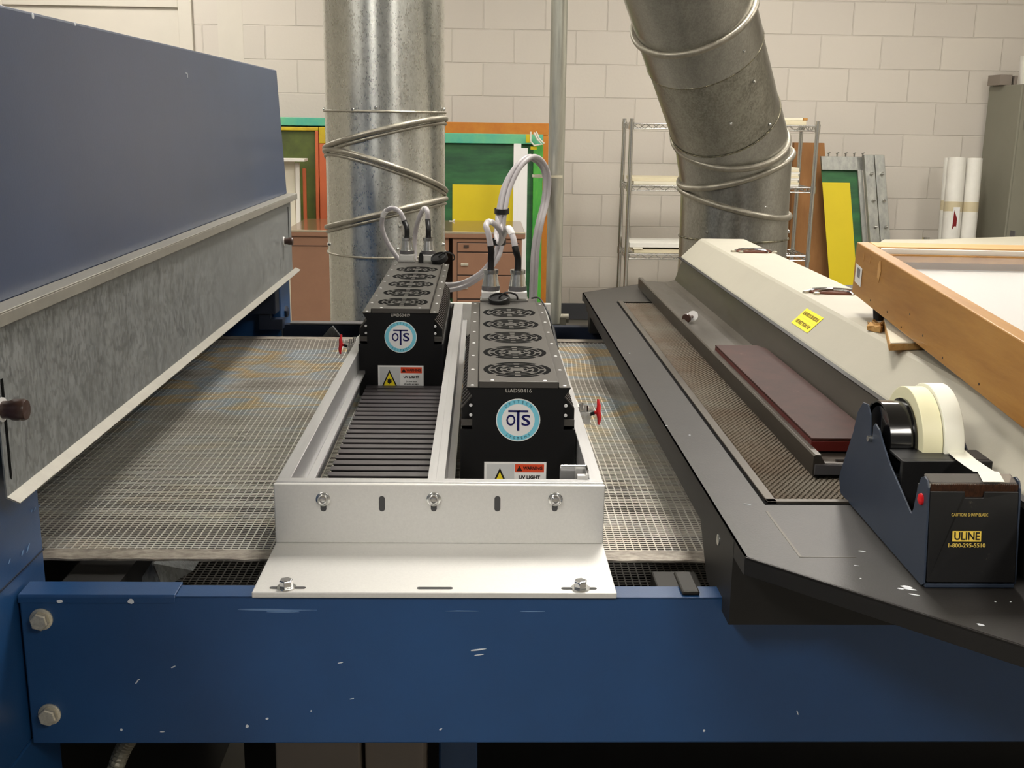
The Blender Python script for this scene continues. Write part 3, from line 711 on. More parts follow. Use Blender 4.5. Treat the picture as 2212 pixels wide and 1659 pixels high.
# ---------------------------------------------------------------- feed table (right)
TZ = .945
t = thing('feed_table', (.5, 1.8, .84), 'black metal feed table right of the belt with sunken perforated deck', 'table')
tl_ = pt(1609, 1203, z=TZ); bl = pt(1258, 632, z=TZ); bm_ = pt(1385, 613, z=TZ); fr = pt(2212, 1396, z=TZ)
fd = (fr-tl_)
out = [tl_, tl_+fd*2.6, Vector((1.6, 1.0, TZ)), Vector((1.6, 2.8, TZ)), Vector((bm_.x+.1, bm_.y+.03, TZ)), bm_, bl]
dx0, dx1, dy0, dy1 = .312, .56, 1.132, 2.505
m = MB()
# top as frame pieces around the deck opening
def poly(pts, th=.0025): m.prism([Vector((p[0], p[1], TZ)) for p in pts], (0, 0, -th))
poly([tl_, (dx0, dy0), (dx0, dy1), bl])
poly([tl_, tl_+fd*2.6, (1.6, 1.0), (1.6, dy0), (dx0, dy0)])
poly([(dx1, dy0), (1.6, dy0), (1.6, dy1), (dx1, dy1)])
poly([(dx0, dy1), (1.6, dy1), (1.6, 2.8), out[4], bm_, bl])
m.build('top_plate', 'panel_black', t)
m = MB(); n2 = fd.normalized()
m.prism([tl_, tl_+fd*2.6, tl_+fd*2.6-Z*.0185, tl_-Z*.0185], Vector((-n2.y, n2.x, 0))*.0025)
m.build('front_edge', 'panel_side', t, bevel=.0008)
m = MB(); m.prism([tl_, bl, bl-Z*.016, tl_-Z*.0185], (.0025, 0, 0)); m.build('side_edge', 'panel_side', t)
m = MB(); m.prism([bl, bm_, bm_-Z*.02, bl-Z*.02], (0, -.0025, 0)); m.build('rear_edge', 'panel_side', t)
m = MB(); m.prism([(.2545, 1.03, .853), (.2545, 1.03, .943), (.2545, 2.62, .943), (.2545, 2.62, .905), (.2545, 2.47, .905), (.2545, 2.35, .925), (.2545, 1.35, .925), (.2545, 1.19, .905), (.2545, 1.14, .853)], (.003, 0, 0)); m.build('side_panel', 'panel_side', t)
MB().box(.2575, .2605, 1.03, 2.6, .90, .94).build('inner_panel', 'panel_side', t)
MB().box(.2545, 1.6, 1.027, 1.030, .853, .943).build('front_panel', 'panel_side', t)
MB().box(.2575, .33, 2.56, 2.60, .86, .94).build('rear_foot', 'panel_side', t)
p = pt(1553, 1166, x=.2545); MB().lathe(p, -X, [(0, .006), (.0015, .006), (.002, .004)], 20).build('rivet', 'zinc', t, smooth=True)
m = MB(); m.box(dx0+.010, dx1-.004, dy0+.010, dy1-.01, .930, .932); m.build('deck_floor', 'slot_dark', t)
m = MB()
m.box(dx0+.003, dx0+.014, dy0+.003, dy1, .9445, .9475); m.box(dx0+.003, dx1, dy0+.003, dy0+.012, .9445, .9475); m.box(dx0+.003, dx1, dy1-.004, dy1, .9445, .9465)
m.box(dx0+.003, dx0+.005, dy0+.003, dy1, .935, .9445); m.box(dx0+.003, dx1, dy0+.003, dy0+.005, .935, .9445)
m.build('deck_frame', 'tray_grey', t, bevel=.0006)
MB().box(dx0-.0005, dx0+.003, dy0-.0008, dy1, .9449, .9452).build('gap_shadow_line', 'slot_dark', t)
MB().box(dx0-.0005, dx1, dy0-.0012, dy0+.0022, .9449, .9452).build('gap_shadow_line', 'slot_dark', t)
m = MB(); nr = 262
for j in range(nr):
    y = dy0+.014+j*(dy1-dy0-.022)/nr; vs = []; fs = []; npx = 70
    for k in range(npx+1):
        x = dx0+.013+k*(dx1-dx0-.018)/npx; s = 1 if (k+j) % 2 else -1
        vs += [(x, y+s*.0013-.0007, .9418), (x, y+s*.0013+.0009, .9438)]
        if k: b_ = (k-1)*2; fs.append((b_, b_+2, b_+3, b_+1))
    m.add(vs, fs)
m.build('perforated_deck', 'deck_mesh', t)
m = MB()
a1_, a2_ = pt(1654, 1105, z=TZ), pt(1727, 1204, z=TZ)
m.prism([a1_, a2_, a2_+X*.0025, a1_+X*.0025], (0, 0, .0003)); e_ = pt(1850, 1205, z=TZ); m.prism([a2_, e_, e_+Y*.0010, a2_+Y*.0010], (0, 0, .0003))
m.build('seam', 'tray_grey', t)
m = MB()
for (px, py, a_, b_) in ((1861, 1191, .004, .0014), (1850, 1222, .003, .0005), (1958, 1268, .006, .0030), (1965, 1273, .007, .002), (1975, 1285, .006, .0012), (1945, 1272, .004, .0016), (2118, 1350, .0035, .0022), (1859, 1250, .001, .001), (2150, 1300, .001, .001), (1613, 1089, .005, .0008), (1360, 763, .0015, .003), (1490, 940, .002, .0012), (2183, 1300, .001, .001), (1440, 920, .002, .001)):
    p = pt(px, py, z=TZ+.0002); MB().prism(blob(p, Vector((1, -.4, 0)).normalized(), Vector((.3, 1, 0)).normalized(), a_, b_), (0, 0, .0003)).build('paint_splash', 'chip', t)

# trough tray beside the cover
t = thing('trough_tray', (.44, 2.0, .95), 'dark grey folded metal trough tray on the feed table', 'tray')
y0_, y1_ = 1.222, 2.71
m = MB()
prof = [(.390, .9485), (.390, .9725), (.3925, .9740), (.3990, .9740), (.3990, .9720), (.404, .9640), (.455, .9630), (.468, .9640), (.4805, .9680), (.4985, 1.0180), (.4995, 1.0170), (.482, .9660), (.468, .9615), (.404, .9605), (.394, .9600), (.3925, .9485)]
yn = 1.20
m.prism([(x, y0_, z) for x, z in prof[:6]+[(.404, .9605), (.394, .960), (.3925, .9485)]], (0, y1_-y0_, 0))
m.prism([(.404, y0_, .9640), (.455, y0_, .9630), (.468, y0_, .9640), (.4805, y0_, .9680), (.482, y0_, .9660), (.468, y0_, .9615), (.404, y0_, .9605)], (0, y1_-y0_, 0))
m.build('channel', 'tray_grey', t)
MB().prism([(.4805, yn, .9480), (.4805, yn, .9680), (.4975, yn, 1.0180), (.4990, yn, 1.0180), (.4825, yn, .9670), (.4825, yn, .9480)], (0, y1_-yn, 0)).build('back_wall', 'tray_grey', t)
MB().box(.392, .470, y0_-.0015, y0_+.001, .9500, .9625).build('end_flange', 'alu_dark', t, bevel=.0004)
MB().prism(stadium((.430, y0_+.010, .9648), X, Y, .022, .004), (0, 0, .0003)).build('slot', 'slot_dark', t)
# dark slab lying in the trough
t = thing('phenolic_slab', (.435, 1.55, .965), 'dark red-brown phenolic slab lying in the trough tray', 'board')
g = [(.3985, 1.262), (.4795, 1.262), (.4795, 1.800), (.470, 1.826), (.3985, 1.826)]
MB().prism([(x, y, .966) for x, y in g], (0, 0, .0135)).build('core', 'red_edge', t, bevel=.001)
MB().prism([(x, y, .9796) for x, y in g], (0, 0, .0032)).build('top_face', 'redboard', t, bevel=.0008)
# clamping knob with washer lying in the tray
t = thing('knob_bolt', (.415, 2.13, .964), 'brown knob bolt with bright washer lying in the trough tray', 'bolt')
p = Vector((.4085, 2.13, .9745))
MB().lathe(p, Vector((-.5, -.75, .1)), [(0, .006), (.004, .0085), (.010, .0095), (.012, .008), (.0121, .001)], 22).build('knob', 'knob_brown', t, smooth=True)
MB().cyl(p, p+Vector((.012, .018, .0)), .0032, 12).build('shank', 'knob_brown', t)
MB().lathe(p+Vector((.012, .016, .0015)), Vector((-.4, -.8, .25)), [(0, .0105), (.0018, .0105)], 24).build('washer', 'cable_white', t, smooth=True)

# ---------------------------------------------------------------- pale cover with fold-down handles
t = thing('guard_cover', (.58, 1.8, .95), 'pale grey sheet metal cover behind the trough tray', 'cover')
CY1 = 2.75; CY0 = .50
m = MB()
m.prism([(.4995, CY0, 1.0185), (.5020, CY0, 1.0225), (.5440, CY0, 1.0640), (.5500, CY0, 1.0672), (.6570, CY0, 1.0672), (.6585, CY0, 1.065), (.6585, CY0, .9475), (.5010, CY0, .9475)], (0, CY1-CY0, 0))
m.build('shell', 'cover_grey', t, bevel=.0012)
MB().box(.4997, .5009, CY0, 1.199, .9480, 1.0175).build('skirt', 'tray_grey', t)
MB().prism([(.4935, CY0, 1.0192), (.5020, CY0, 1.0205), (.5020, CY0, 1.0185), (.4935, CY0, 1.0180)], (0, CY1-CY0+.006, 0)).build('drip_edge', 'panel_side', t)
def handle(cx, cy, ang):
    h = thing('x', (0, 0, 0), '', ''); bpy.data.objects.remove(h)
    Mx = Matrix.Translation((cx, cy, 1.0674)) @ Matrix.Rotation(ang, 4, 'Z')
    def T(*p): return Mx @ Vector(p)
    k = MB()
    k.rings([[T(math.cos(2*PI*i/24)*.040*s, math.sin(2*PI*i/24)*.016*s, h_) for i in range(24)] for s, h_ in ((1, 0), (1, .003), (.95, .0042))])
    H = k.build('drop_handle', 'handle_brown', t, smooth=True)
    k = MB()
    for s in (-1, 1):
        k.tube(smoothpath([T(s*.046, -.004, .002), T(s*.034, -.002, .006), T(s*.012, .005, .0075), T(-s*.014, .009, .0070), T(-s*.034, .006, .006)], 5), .0016, 8)
        k.tube(smoothpath([T(s*.030, -.020, .002), T(s*.026, -.012, .005), T(s*.008, -.006, .007), T(-s*.020, .002, .006)], 5), .0016, 8)
    k.build('bail_wire', 'chrome', H, smooth=True)
    for (a_, b_) in ((-.046, -.004), (.046, -.004), (-.030, -.020)):
        MB().lathe(T(a_, b_, 0), Z, [(0, .0055), (.004, .005), (.0045, .003)], 16).build('anchor', 'brass_zinc', H, smooth=True)
handle(.612, 2.462, -.15)
handle(.604, 1.862, -.15)
# yellow caution sticker on the sloping face
sl = Vector((.5440-.5020, 0, 1.0640-1.0225)).normalized(); nrm = Vector((-sl.z, 0, sl.x)); 
lc = pt(1748, 658, x=.524); lc = Vector((.523, lc.y, 1.0225+(.523-.502)*(1.064-1.0225)/.042))
k = MB(); uu = -Y; vv = sl
k.prism([lc+nrm*.0006+uu*a_+vv*b_ for a_, b_ in ((-.046, -.017), (.046, -.017), (.046, .017), (-.046, .017))], nrm*.0003)
S = k.build('caution_sticker', 'warn_yellow', t)
MB().prism([lc+nrm*.0009+uu*a_+vv*b_ for a_, b_ in ((-.046, -.0006), (.046, -.0006), (.046, .0002), (-.046, .0002))], nrm*.0001).build('divider', 'uline', S)
text('caution_text', 'BE NOTED ZTL PROTECTION', .0085, lc+nrm*.0011+vv*.008, uu, vv, 'warn_text', S, wfit=.078, ext=.0001, offset=.0004)
text('caution_text', 'USE RECT YOUR F UP', .0085, lc+nrm*.0011-vv*.009, uu, vv, 'warn_text', S, wfit=.074, ext=.0001, offset=.0004)

# ---------------------------------------------------------------- wooden light box
bd = (R3 @ Vector((1247-1106, 829.5-160, -FPX))).normalized()        # its long side runs this way
bx = Vector((bd.y, -bd.x, 0)).normalized(); bz = bx.cross(bd)
O = pt(1840, 632, y=1.68)                                              # far lower left corner
HB = .079; LB = .73; WB = .95
def W(a_, b_, c_): return O+bx*a_-bd*b_+bz*c_
Mw = Matrix((( bx.x, -bd.x, bz.x, O.x), (bx.y, -bd.y, bz.y, O.y), (bx.z, -bd.z, bz.z, O.z), (0, 0, 0, 1)))
t = thing('wooden_light_box', O+bx*.4-bd*.4, 'wooden box frame with clear sheet and white bed, propped on the pale cover', 'light box')
MB().box(0, .019, 0, LB, 0, HB, M=Mw).build('side_board', 'wood', t, bevel=.0015)
MB().box(.019, WB, 0, .046, .0, HB, M=Mw).build('end_board', 'wood_light', t, bevel=.0012)
MB().box(WB, WB+.019, 0, LB, 0, HB, M=Mw).build('side_board', 'wood', t, bevel=.0015)
MB().box(.019, WB, LB-.02, LB, 0, HB, M=Mw).build('end_board', 'wood', t, bevel=.0015)
MB().box(.024, WB, .047, .054, HB-.010, HB-.002, M=Mw).build('batten', 'white_paint', t, bevel=.0008)
MB().box(.020, WB, .055, .062, HB-.02, HB-.009, M=Mw).build('ledge', 'wood', t)
MB().box(.019, WB, .062, LB-.02, HB-.034, HB-.030, M=Mw).build('white_bed', 'bed_white', t)
MB().box(.019, WB, .063, LB-.02, HB-.014, HB-.011, M=Mw).build('clear_sheet', 'acrylic', t)
MB().box(.019, WB-.001, .047, LB-.021, .0005, .0035, M=Mw).build('base_panel', 'panel_side', t)
k = MB().prism([W(-.0006, .013, .048), W(-.0006, .050, .046), W(-.0006, .050, .018), W(-.0006, .013, .020)], -bx*.0003).build('inventory_sticker', 'lbl_white', t, bevel=0)
MB().prism([W(-.0010, .024, .044), W(-.0010, .041, .043), W(-.0010, .041, .029), W(-.0010, .024, .030)], -bx*.0001).build('sticker_print', 'print_grey', k)
m = MB()
for (b_, c_, r1, r2) in ((.14, .058, .010, .018), (.052, .064, .001, .008), (.088, .066, .001, .007)):
    m.prism(blob(W(-.0004, b_, c_), bd, bz, r1, r2), -bx*.0003)
m.build('worn_spot', 'wood_light', t)
m = MB()
for (b_, c_) in ((.11, .010), (.20, .012), (.27, .006), (.36, .016), (.44, .008), (.56, .01), (.30, .03)):
    m.prism(blob(W(-.0004, b_, c_), bd, bz, .002, .0016), -bx*.0003)
m.build('nick', 'knob_brown', t)
# rubber foot under the box
p = W(.012, .115, 0); m = MB(); m.cyl(p, p-Z*.018, .009, 14, .007)
m.build('rubber_foot', 'rubber', t)
# broken laminated offcuts propping the box
def offcut(pts, z0, z1, label):
    t = thing('laminate_offcut', ((pts[0][0]+pts[2][0])/2, (pts[0][1]+pts[2][1])/2, z0), label, 'wood offcut')
    MB().prism([(x, y, z0) for x, y in pts], (0, 0, z1-z0-.0012)).build('chipboard_core', 'particle', t, bevel=.0006)
    MB().prism([(x, y, z1-.0012) for x, y in [(pts[0][0]+.002, pts[0][1]+.002)]+pts[1:]], (0, 0, .0012)).build('laminate_face', 'laminate', t)
zt = 1.0677
a_ = pt(1921, 748, z=zt+.006); b_ = pt(1981, 745, z=zt+.006); c_ = pt(1895, 680, z=zt+.006)
offcut([(a_.x, a_.y), (b_.x+.04, b_.y+.005), (b_.x+.06, c_.y-.02), (c_.x+.004, c_.y-.01)], zt, zt+.010, 'white laminated chipboard offcut under the wooden box')
k = MB(); random.seed(5); c_ = pt(1893, 708, z=zt+.002)
def crumb(c, a, b, h):
    n_ = 9; lo = [c+Vector((math.cos(2*PI*i/n_)*a*(.7+.5*random.random()), math.sin(2*PI*i/n_)*b*(.7+.5*random.random()), 0)) for i in range(n_)]
    return [lo, [p+Vector((random.uniform(-.002, .002), 0, h*(.5+.6*random.random()))) for p in lo]]
for (dx, dy) in ((0, 0), (.008, .015), (-.006, -.012)):
    k.rings(crumb(c_+Vector((dx, dy, -.002)), .009, .014, .010))
tag(k.build('chipboard_fragment', 'particle'), 'torn chipboard fragment on the cover beside the laminated offcut', 'wood fragment')

# ---------------------------------------------------------------- tape dispenser
t = thing('tape_dispenser', (.44, 1.03, TZ), 'heavy blue and black tape dispenser on the feed table corner', 'tape dispenser')
def ym(y): return y-(1.13-y)*.055 if y < 1.13 else y+(y-1.13)*.25
def dl(x, y, z): return Vector((x+(y-.92)*.03, ym(y), z))
def dbox(x0, x1, y0, y1, z0, z1): 
    return MB().add([dl(x, y, z) for x in (x0, x1) for y in (y0, y1) for z in (z0, z1)], [(0,1,3,2),(4,6,7,5),(0,4,5,1),(2,3,7,6),(0,2,6,4),(1,5,7,3)])
z0 = TZ+.0012
side = [(.921, z0+.004), (.933, 1.036), (.937, 1.0420), (.944, 1.0435), (.951, 1.040), (.957, 1.026), (.961, 1.006), (.9645, 1.000), (.970, 1.0015), (1.030, 1.0265), (1.050, 1.0385), (1.066, 1.0500), (1.078, 1.0530), (1.0835, 1.0490), (1.0825, 1.036), (1.0875, 1.0335), (1.0905, 1.046), (1.095, 1.0580), (1.106, 1.0660), (1.120, 1.0640), (1.133, 1.050), (1.140, 1.025), (1.163, .975), (1.168, .962), (1.160, .9465), (1.154, z0), (.926, z0)]
for x in (.3990, .4815):
    MB().prism([dl(x, y, z) for y, z in side], (.0018, 0, 0)).build('side_plate', 'disp_blue', t, bevel=.0004)
dbox(.4005, .4820, .921, 1.155, z0, z0+.004).build('base_plate', 'disp_blue', t, bevel=.0008)
m = MB(); m.prism([dl(.4012, .9195, z0+.006), dl(.4812, .9195, z0+.006), dl(.4812, .9330, 1.0330), dl(.4500, .9330, 1.0330), dl(.4495, .9325, 1.0275), dl(.4330, .9325, 1.0275), dl(.4325, .9330, 1.0330), dl(.4012, .9330, 1.0330)], (0, .004, 0)); F = m.build('front_plate', 'disp_black', t, bevel=.0006)
dbox(.402, .4805, .937, .965, z0+.004, 1.030).build('weight_block', 'disp_black', t, bevel=.001)
m = MB(); npx = 44
top = [dl(.4015+i*(.4805-.4015)/(2*npx), .9335, 1.0400 if i % 2 else 1.0385) for i in range(2*npx+1)]
m.prism([dl(.4015, .9345, 1.0270)]+top+[dl(.4805, .9345, 1.0270)], (0, .0012, 0)); m.build('serrated_blade', 'blade', t)
m = MB(); m.prism([dl(.402, .9365, 1.0405), dl(.402, .950, 1.0440), dl(.402, .952, 1.0420), dl(.402, .9370, 1.0385)], (.078, 0, 0)); m.build('clear_guard', 'clear', t)
p = dl(.3989, .9445, 1.0215); MB().lathe(p, -X, [(0, .0055), (.0015, .0052), (.0028, .003), (.003, .0005)], 24).build('red_button', 'red_plastic', t, smooth=True)
# bridge behind the cutter
dbox(.4035, .4915, 1.008, 1.014, .9760, 1.0365).build('bridge_plate', 'disp_black', t, bevel=.0008)
dbox(.4035, .4915, 1.014, 1.045, 1.0335, 1.0365).build('bridge_top', 'disp_black', t, bevel=.0008)
for i in range(5): dbox(.404, .480, .968+i*.007, .971+i*.007, .952, .958).build('rib', 'galv', t)
hc = dl(.3985, 1.0850, 1.0350)
MB().cyl(hc-X*.0035, hc+X*.09, .0032, 14).build('spindle', 'zinc', t, smooth=True)
m = MB(); c = hc+X*.006
m.lathe(c, X, [(0, .0375), (0, .0395), (.0230, .0395), (.0235, .0425), (.0255, .0425), (.0260, .0385), (.0675, .0385), (.0680, .0425), (.0700, .0425), (.070, .034), (.002, .034), (.002, .012), (.001, .010), (0, .010), (0, .0035), (.001, .0035)], 56, cap=False)
for i in range(3):
    a_ = i*2*PI/3+.3; d_ = Vector((0, math.cos(a_), math.sin(a_))); e_ = Vector((0, -math.sin(a_), math.cos(a_)))
    m.prism([c+X*.004+d_*.008-e_*.002, c+X*.004+d_*.036-e_*.002, c+X*.004+d_*.036+e_*.002, c+X*.004+d_*.008+e_*.002], (.003, 0, 0))
m.build('roll_hub', 'hub_black', t, smooth=True)
def roll(name, x0, x1, ro, mt, label):
    r_ = thing(name, c+X*(x0+x1)/2-Z*ro, label, 'tape roll')
    MB().lathe(c+X*x0, X, [(0, .0402), (0, ro-.0006), (.0006, ro), (x1-x0-.0006, ro), (x1-x0, ro-.0006), (x1-x0, .0402), (0, .0402)], 72, cap=False).build('tape_winding', mt, r_, smooth=True)
    MB().lathe(c+X*(x0-.0002), X, [(0, .0388), (0, .0412), (x1-x0+.0004, .0412), (x1-x0+.0004, .0388), (0, .0388)], 56, cap=False).build('paper_core', 'tape_core', r_, smooth=True)
    return r_
roll('masking_tape_roll', .0265, .0465, .0545, 'tape_cream', 'cream tape roll on the dispenser hub, left of the white one')
r2 = roll('masking_tape_roll', .0470, .0665, .0580, 'tape_white', 'white tape roll on the dispenser hub, its end pulled to the cutter')
x0_, x1_ = c.x+.0470, c.x+.0665
pth = [(1.033, 1.012), (1.036, 1.030), (1.040, 1.0375), (1.008, 1.0382), (.985, 1.0400), (.960, 1.0425), (.950, 1.0455), (.940, 1.0430), (.9345, 1.0415)]
m = MB(); vs = []; fs = []
for i, (y, z) in enumerate(pth):
    sh = (y-1.03)*(-.10); dx_ = .004-(1.035-y)*.115; vs += [Vector((x0_+dx_, ym(y), z+.0004)), Vector((x1_+dx_, ym(y), z+.0004))]
    if i: b_ = (i-1)*2; fs.append((b_, b_+1, b_+3, b_+2))
m.add(vs, fs); o = m.build('tape_end', 'tape_white', r2); sm = o.modifiers.new('thick', 'SOLIDIFY'); sm.thickness = .0003
# printing on the front plate
fn = Vector((0, .0135, 1.0330-z0-.006)).normalized(); fc = dl(.4412, .9195, z0+.006)
def on(dx, h): return fc+X*(dx-.0042)+fn*(h+.0028)+Vector((0, -.0005, 0))
k = MB(); k.prism([on(-.0145, .0345), on(.0115, .0345), on(.0115, .0440), on(-.0145, .0440)], (0, -.0002, 0)); k = k.build('name_plate', 'uline', F)
text('name_text', 'ULINE', .0098, on(-.0015, .0392)+Vector((0, -.0004, 0)), X, fn, 'lbl_black', k, wfit=.0230, ext=.0001, offset=.0002)
text('phone_text', '1-800-295-5510', .0052, on(-.0015, .0308), X, fn, 'gold_text', F, wfit=.0335, ext=.0001, offset=.0001)
text('caution_text', 'CAUTION! SHARP BLADE', .0040, on(.0005, .0585), X, fn, 'gold_text', F, wfit=.0330, ext=.0001)

# ---------------------------------------------------------------- ducts
def ring_pts(c, d, r, nrm, n_=64):
    c = Vector(c); d = Vector(d).normalized(); nrm = Vector(nrm); u = (X-d*X.dot(d)).normalized(); v = d.cross(u); out = []
    for i in range(n_):
        p = u*math.cos(2*PI*i/n_)*r+v*math.sin(2*PI*i/n_)*r
        p = p-d*(p.dot(nrm)/d.dot(nrm)); out.append(c+p)
    return out
def plane_n(right, front, r):
    """normal of a cut plane rising 'right' at +x and 'front' at -y over radius r"""
    return Vector((-right/r, front/r, 1)).normalized()
def seam_ring(par, c, d, r, nrm, tr, mt='duct_ring'):
    MB().tube(ring_pts(c, d, r, nrm), tr, 10, closed=True).build('seam_ring', mt, par, smooth=True)
r = .1785; cx, cy = -.2905, 3.40
t = thing('exhaust_duct', (cx, cy, .02), 'vertical galvanised exhaust duct with slanted seams behind the far lamp', 'duct')
levels = [(.02, 0, 0), (.9505, 0, 0), (1.0675, .0445, .012), (1.192, -.0545, .034), (1.3030, .0455, .012), (1.3665, 0, 0), (CEIL, 0, 0)]
mats_ = ['duct_metal', 'duct_metal', 'duct_metal', 'duct_metal', 'duct_metal', 'duct_metal']
rr = [r*.985, r, r, r, r, r*.99]
for i in range(6):
    a, b = levels[i], levels[i+1]
    n0, n1 = plane_n(a[1], a[2], r), plane_n(b[1], b[2], r)
    ra, rb = rr[i], (rr[i] if i != 1 else r)
    m = MB(); R0 = ring_pts((cx, cy, a[0]), Z, ra, n0); R1 = ring_pts((cx, cy, b[0]), Z, rb, n1)
    m.rings([R0, [p*.98+q*.02 for p, q in zip(R0, R1)], [p*.02+q*.98 for p, q in zip(R0, R1)], R1], cap=(i in (0, 5)))
    m.build('pipe_section', mats_[i], t, smooth=True)
for i, tr in ((1, .0030), (2, .0078), (3, .0078), (4, .0078), (5, .0035)):
    seam_ring(t, (cx, cy, levels[i][0]), Z, r+tr*.35, plane_n(levels[i][1], levels[i][2], r), tr)
    if i in (2, 3, 4): seam_ring(t, (cx, cy, levels[i][0]-.0145), Z, r+.001, plane_n(levels[i][1], levels[i][2], r), .0048)
for (px, py) in ((812, 232), (865, 489), (860, 538), (713, 527), (958, 528), (705, 236), (959, 236), (767, 237)):
    a_ = (px-833)/128.0; a_ = max(-.98, min(.98, a_)); yy = cy-r*math.sqrt(1-a_*a_); p = pt(px, py, y=yy)
    d_ = Vector((p.x-cx, yy-cy, 0)).normalized(); q = Vector((cx, cy, p.z))+d_*(r)
    MB().lathe(q, d_, [(0, .0055), (.004, .005), (.006, .003)], 8).build('screw', 'zinc', t, smooth=True)
MB().box(cx+.058, cx+.060, cy-r-.0004, cy-r+.02, .40, .945).build('lap_seam', 'duct_old', t)

r = .1815; C0 = Vector((.858, 3.75, .02)); 
t = thing('exhaust_duct', C0, 'galvanised exhaust duct with leaning upper pipe, behind the pale cover', 'duct')
J = Vector((.855, 3.75, 1.290)); T2 = pt(1498, 33, y=3.40); dT = (T2-J)
dT = Vector((pt(1498, 33, y=3.42).x-pt(1577, 297, y=3.68).x, -.27, pt(1498, 33, y=3.42).z-pt(1577, 297, y=3.68).z)).normalized()
J = pt(1577, 297, y=3.69)
sec = []   # (centre, axis, radius, normal)
base_x = lambda z: C0.x+(J.x-C0.x)*max(0, (z-.98))/(J.z-.98)
S_ = [(Vector((.858, 3.75, .02)), Z, r, Z), (Vector((.858, 3.75, .972)), Z, r, Z),
      (Vector((.854, 3.745, 1.090)), Z, r, plane_n(-.037, -.022, r)),
      (Vector((.848, 3.735, 1.205)), Z, r, plane_n(.058, -.030, r)),
      (J, (Z+dT).normalized(), r, (plane_n(.020, -.105, r)))]
for i in range(4):
    a, b = S_[i], S_[i+1]; R0 = ring_pts(*a[:3], a[3]); R1 = ring_pts(*b[:3], b[3])
    m = MB(); m.rings([R0, [p*.98+q*.02 for p, q in zip(R0, R1)], [p*.02+q*.98 for p, q in zip(R0, R1)], R1], cap=(i == 0))
    m.build('pipe_section', 'duct_dark', t, smooth=True)
nJ = S_[4][3]
up = [(J, nJ, r, 'x'), (J+dT*.085, dT, r*.995, 'duct_dark'), (J+dT*.360, dT, r*.985, 'duct_mottled'), (J+dT*.490, dT, r, 'duct_dark'), (J+dT*.70, dT, r*.99, 'duct_dark'), (J+dT*1.15, dT, r*.99, 'duct_dark')]
for i in range(5):
    a, b = up[i], up[i+1]
    ra = a[2] if i == 0 else b[2]
    R0 = ring_pts(a[0], dT, ra, a[1] if i == 0 else dT); R1 = ring_pts(b[0], dT, b[2], dT)
    m = MB(); m.rings([R0, [p*.98+q*.02 for p, q in zip(R0, R1)], [p*.02+q*.98 for p, q in zip(R0, R1)], R1], cap=False)
    m.build('pipe_section', b[3], t, smooth=True)
seam_ring(t, S_[1][0], Z, r+.001, Z, .0035, 'duct_old')
seam_ring(t, S_[2][0], Z, r+.003, S_[2][3], .010)
seam_ring(t, S_[3][0], Z, r+.003, S_[3][3], .010)
seam_ring(t, J, (Z+dT).normalized(), r+.003, nJ, .0105)
seam_ring(t, up[1][0], dT, r-.001, dT, .0022, 'duct_old')
seam_ring(t, up[2][0], dT, r-.001, dT, .0024, 'duct_old')
seam_ring(t, up[3][0], dT, r+.004, dT, .0105)
u_ = (X-dT*X.dot(dT)).normalized(); v_ = dT.cross(u_)
for (s_, ang) in ((.20, -1.45), (.29, -.85), (.105, -.75), (.41, -.9)):
    q = J+dT*s_+(u_*math.cos(ang)+v_*math.sin(ang))*r*.99; d_ = (u_*math.cos(ang)+v_*math.sin(ang))
    MB().lathe(q, d_, [(0, .0055), (.004, .005), (.006, .003)], 8).build('screw', 'zinc', t, smooth=True)
for (x_, z_) in ((-.118, 1.0), (.06, 1.085), (.178, .995)):
    yy = -math.sqrt(max(0, r*r-x_*x_)); q = Vector((.858+x_, 3.75+yy, z_)); d_ = Vector((x_, yy, 0)).normalized()
    MB().lathe(q, d_, [(0, .0055), (.004, .005), (.006, .003)], 8).build('screw', 'zinc', t, smooth=True)

# ---------------------------------------------------------------- brown steel desk
DZ = .76; dfx0, dfx1, dfy, dby = -1.05, .236, 5.93, 6.62
t = thing('steel_desk', (-.4, 6.27, 0), 'brown steel pedestal desk standing below the leaning print screens', 'desk')
MB().box(dfx0, dfx1, dfy, dby, DZ-.035, DZ-.002).build('top', 'desk_brown', t, bevel=.006)
MB().box(dfx0+.004, dfx1-.004, dfy+.004, dby-.004, DZ-.002, DZ).build('desktop_sheet', 'desk_top', t, bevel=.002)
m = MB(); m.box(dfx0, dfx1, dfy-.001, dfy+.004, DZ-.009, DZ+.001); m.build('top_edge_trim', 'desk_edge', t, bevel=.001)
MB().box(dfx0+.02, -.62, dfy+.012, dby-.02, .02, DZ-.036).build('left_pedestal', 'desk_brown', t, bevel=.004)
MB().box(-.155, dfx1-.018, dfy+.012, dby-.02, .02, DZ-.036).build('right_pedestal', 'desk_brown', t, bevel=.004)
MB().box(-.62, -.155, dby-.06, dby-.04, .30, DZ-.036).build('back_panel', 'desk_dark', t)
MB().box(-.62, -.175, dfy+.02, dfy+.035, .655, DZ-.036).build('centre_drawer', 'desk_brown', t, bevel=.002)
MB().box(dfx0+.02, -.62, dfy+.008, dfy+.0125, .675, .678).build('panel_line', 'desk_dark', t)
for i, (z0_, z1_) in enumerate(((.655, .70), (.53, .648), (.40, .523), (.10, .39))):
    d_ = MB().box(-.128, dfx1-.035, dfy+.006, dfy+.016, z0_, z1_).build('drawer', 'desk_brown', t, bevel=.002)
    if i == 0: MB().box(-.095, -.068, dfy+.0, dfy+.006, .676, .690).build('lock_plate', 'desk_dark', d_)
    else: MB().box(-.110, -.070, dfy-.006, dfy+.006, z1_-.068, z1_-.055).build('handle', 'brass_zinc', d_, bevel=.001)
MB().box(-.131, dfx1-.032, dfy+.0105, dfy+.0125, .09, .705).build('drawer_gap', 'desk_dark', t)
